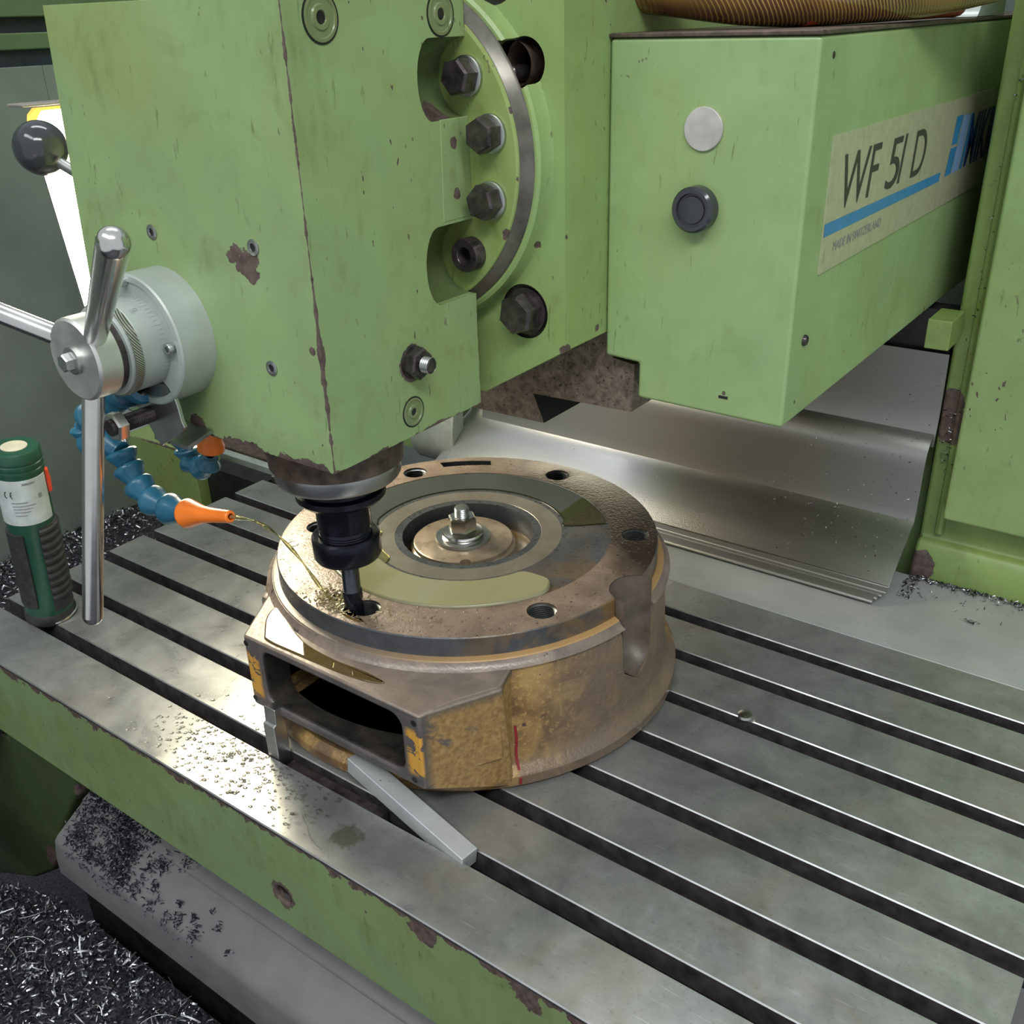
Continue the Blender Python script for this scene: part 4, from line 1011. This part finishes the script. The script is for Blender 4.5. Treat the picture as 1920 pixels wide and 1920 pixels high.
# clumps on the sloping guard
def gz(y):
    for (a_, b_), (c_, d_) in zip(gp[:-1], gp[1:]):
        if c_ <= y <= a_: return b_ + (d_-b_)*(a_-y)/(a_-c_+1e-9)
    return gp[-1][1]
pts = []
for cx, cy, r, n_ in ((.150, .040, .022, 260), (.155, .008, .016, 260), (.205, .035, .020, 520), (.225, .018, .018, 420), (.235, .000, .014, 220), (.185, .000, .013, 160), (.140, .060, .02, 200), (.205, .062, .015, 120), (.262, .020, .007, 40), (.275, .028, .009, 60), (.282, .010, .005, 30), (.290, -.002, .009, 50),
                       (.262, -.002, .010, 60), (.32, .010, .004, 16), (.330, .000, .008, 46), (.345, .008, .005, 18), (.315, -.004, .006, 24), (.30, .040, .010, 40), (.36, .02, .003, 8), (.170, .030, .035, 420), (.215, .005, .022, 200), (.245, .045, .012, 90), (.355, -.003, .008, 40), (.375, .012, .004, 14), (.400, .002, .003, 10)):
    for i in range(n_):
        x, y = rnd.gauss(cx, r*.55), rnd.gauss(cy, r*.5)
        if x < .130 or y < -.009: continue
        pts.append((x, y, gz(y) + .0035*rnd.random()**2))
swarf('guard_swarf', pts, .0050, 'dark clumps of fine swarf stuck to the sloping chip guard', kindm=M['darkchips'])
pts = []
for i in range(2600):
    y = rnd.uniform(-.15, .40); x = -.278 + abs(rnd.gauss(0, .055))
    if x > -.01: continue
    pts.append((x, y, -.0995 + .004*rnd.random()))
for i in range(2400): pts.append((rnd.uniform(-.275, -.01), rnd.uniform(-.15, .40), -.0995+.002*rnd.random()))
swarf('ledge_swarf', pts, .0060, 'dark chips strewn along the ledge at the left end of the table')
pts = []
for i in range(520):
    x = .795 + rnd.random()**1.2*.16; pts.append((x, .652 - abs(rnd.gauss(0, .0055)), .0008*rnd.random()))
for i in range(120): pts.append((.793+rnd.random()*.012, rnd.uniform(.60, .650), .001*rnd.random()))
for i in range(34): pts.append((rnd.uniform(.79, .90), rnd.uniform(.60, .65), .0))
swarf('seam_swarf', pts, .0040, 'fine chips caught along the seam at the foot of the column')
pts = []
for i in range(14): pts.append((.868+rnd.gauss(0, .004), .588+rnd.gauss(0, .0015), .0004))
swarf('loose_chips', pts, .0050, 'small curled chips lying alone on the grey saddle ledge')
# chips clinging to the column gutter and sheets
pts = []
for i in range(110): pts.append((.8095+rnd.gauss(0, .003), .6635-.002*rnd.random(), rnd.uniform(.12, .50)))
for i in range(70): pts.append((.802+rnd.gauss(0, .0035), .6640, rnd.uniform(.13, .185)))
swarf('column_swarf', pts, .0042, 'bright chips clinging to the oily gutter of the column')
pts = []
def on_sheet(pr_, x, t):
    i = int(t*(len(pr_)-1.001)); f = t*(len(pr_)-1)-i
    return (x, pr_[i][0]+(pr_[i+1][0]-pr_[i][0])*f-.0006, pr_[i][1]+(pr_[i+1][1]-pr_[i][1])*f+.0006)
for i in range(120): pts.append(on_sheet(s2, rnd.uniform(.60, .785), .25+.7*rnd.random()))
for i in range(110): pts.append(on_sheet(s3, rnd.uniform(.62, .785), .15+.8*rnd.random()))
for i in range(26): pts.append(on_sheet(s1, rnd.uniform(.72, .786), .2+.7*rnd.random()))
for i in range(10): pts.append(on_sheet(s3, rnd.uniform(.25, .5), .3+.6*rnd.random()))
swarf('sheet_swarf', pts, .0024, 'tiny bright chips scattered over the telescoping cover sheets')
pts = [(rnd.uniform(.60, .68), rnd.uniform(.575, .583), .006) for i in range(60)]
swarf('lip_swarf', pts, .003, 'dark chips caught under the lowest lip of the way cover')
# fine chips and threads where the cutter works
pts = []
for i in range(420):
    t = rnd.uniform(0, 2*PI); r = abs(rnd.gauss(.012, .010)); pts.append((.4800+r*math.cos(t)*1.4, .1205+r*math.sin(t)*.7, .1325+.001*rnd.random()))
pts = [p for p in pts if math.hypot(p[0]-CC[0], p[1]-CC[1]) < .171 and math.hypot(p[0]-.5, p[1]-.1265) > .0125]
gold = Mt('wet_golden_chips'); gold.set((.42, .36, .20), .2, .5)
swarf('cutting_chips', pts, .0050, 'wet golden chips piled in front of the end mill on the casting', kindm=gold.m)

# ---- droplets
def drops(name, pts, label, seg=8):
    V, F = [], []
    for x, y, z, r, st in pts:
        n0 = len(V)
        V.append((x, y, z+r*.42))
        for rr, hh in ((.62, .30), (1.0, -.02)):
            for i in range(seg):
                t = 2*PI*i/seg; V.append((x+r*rr*math.cos(t)*st, y+r*rr*math.sin(t), z+r*hh))
        for i in range(seg):
            j = (i+1) % seg
            F.append((n0, n0+1+i, n0+1+j)); F.append((n0+1+i, n0+1+seg+i, n0+1+seg+j, n0+1+j))
    c = np.mean([p[:3] for p in pts], 0)
    return build(name, (V, F), M['drop'], loc=tuple(c), smooth=80, label=label, cat='water droplets', kind='stuff')
pts = []
while len(pts) < 620:
    x = rnd.gauss(.425, .060); y = rnd.gauss(.040, .022)
    if not (.003 < y < .056 or .074 < y < .118): continue
    if x < .24 or x > .53 or (x > .42 and y > .074): continue
    pts.append((x, y, 0, rnd.choice((.0006, .0009, .0013, .0018)), rnd.uniform(.9, 1.5)))
drops('table_droplets', pts, 'coolant droplets on the lamp-lit front strip of the table')
pts = []
while len(pts) < 1100:
    t = rnd.uniform(math.radians(-165), math.radians(10)); r = rnd.uniform(.131, .1695)
    if rnd.random() > (1 if t < math.radians(-60) else .5): continue
    x, y = CC[0]+r*math.cos(t), CC[1]+r*math.sin(t)
    if any(math.hypot(x-a_, y-b_) < .0135 for a_, b_ in holes) or math.hypot(x-.665, y-.2715) < .024: continue
    pts.append((x, y, .1321, rnd.choice((.0004, .0006, .0009)), rnd.uniform(.8, 1.4)))
drops('casting_droplets', pts, 'fine coolant droplets beading on the brown casting face')
pts = [(.6400+(.5210-.6400)*t + rnd.uniform(-.004, .004)*.2, .0644+.0160*t+rnd.uniform(-.005, .005), .0053+.0180*t, rnd.uniform(.0007, .0016), 1.2) for t in [rnd.random() for _ in range(26)]]
drops('bar_droplets', pts, 'droplets on the upper face of the square aluminium bar')
trail = smooth_path([(.5060, .0300, .0003), (.5150, .0235, .0003), (.5225, .0200, .0003), (.5330, .0125, .0003), (.5450, .0090, .0003), (.5560, .0060, .0003)], 5)
build('coolant_trickle', tube(trail, [.0007+.0003*math.sin(i*1.7) for i in range(len(trail))], 8), M['drop'], loc=(.53, .015, 0), label='thin trickle of coolant on the front table strip', cat='coolant trickle', kind='stuff')

# ================================================================== TOP: BRAIDED HOSE ON THE RAM COVER
bh = Mt('brown_braided_hose')
wv = bh.n('ShaderNodeTexWave'); wv.inputs['Scale'].default_value = 150; wv.bands_direction = 'DIAGONAL'; wv.inputs['Distortion'].default_value = 1.2; bh.link(bh.pos(), wv.inputs['Vector'])
nn = bh.noise(14, 3)
cc_ = bh.mix(bh.rng(nn, .4, .6), (.090, .035, .016), (.235, .120, .030))
cc_ = bh.mix(bh.math('MULTIPLY', bh.rng(wv.outputs['Fac'], .72, .86), bh.rng(bh.noise(9, 2), .40, .6)), cc_, (.40, .27, .07))
bh.set(cc_, .22, 0, Coat_Weight=.4); M['braid'] = bh.m
path = smooth_path([(.51, .300, .625), (.5775, .330, .5825), (.6514, .350, .5680), (.7015, .370, .5620), (.7391, .420, .5620), (.7731, .490, .5650), (.8083, .570, .5760), (.835, .62, .59)], 8)
build('braided_hose', tube(path, .0215, 20), M['braid'], loc=(.70, .42, .541), label='brown braided transparent hose lying across the top of the ram cover', cat='hose')
build('orange_cable', tube(smooth_path([(.720, .38, .5485), (.745, .44, .5490), (.754, .52, .5490), (.756, .58, .5490), (.755, .630, .5490)], 6), .0080, 14), simple('orange_cable_jacket', (.36, .060, .020), .4), loc=(.73, .6, .5402),
      label='orange-red cable tucked under the braided hose', cat='cable')
build('grey_clamp_block', prism(spl([(.660, .5405), (.666, .545), (.672, .556)], 4)+[(.76, .570), (.76, .5405)], 'x', .690, .7655), M['greypaint'], loc=(.72, .71, .5405), bevel=.001, label='grey block standing at the rear of the ram cover', cat='machine block')
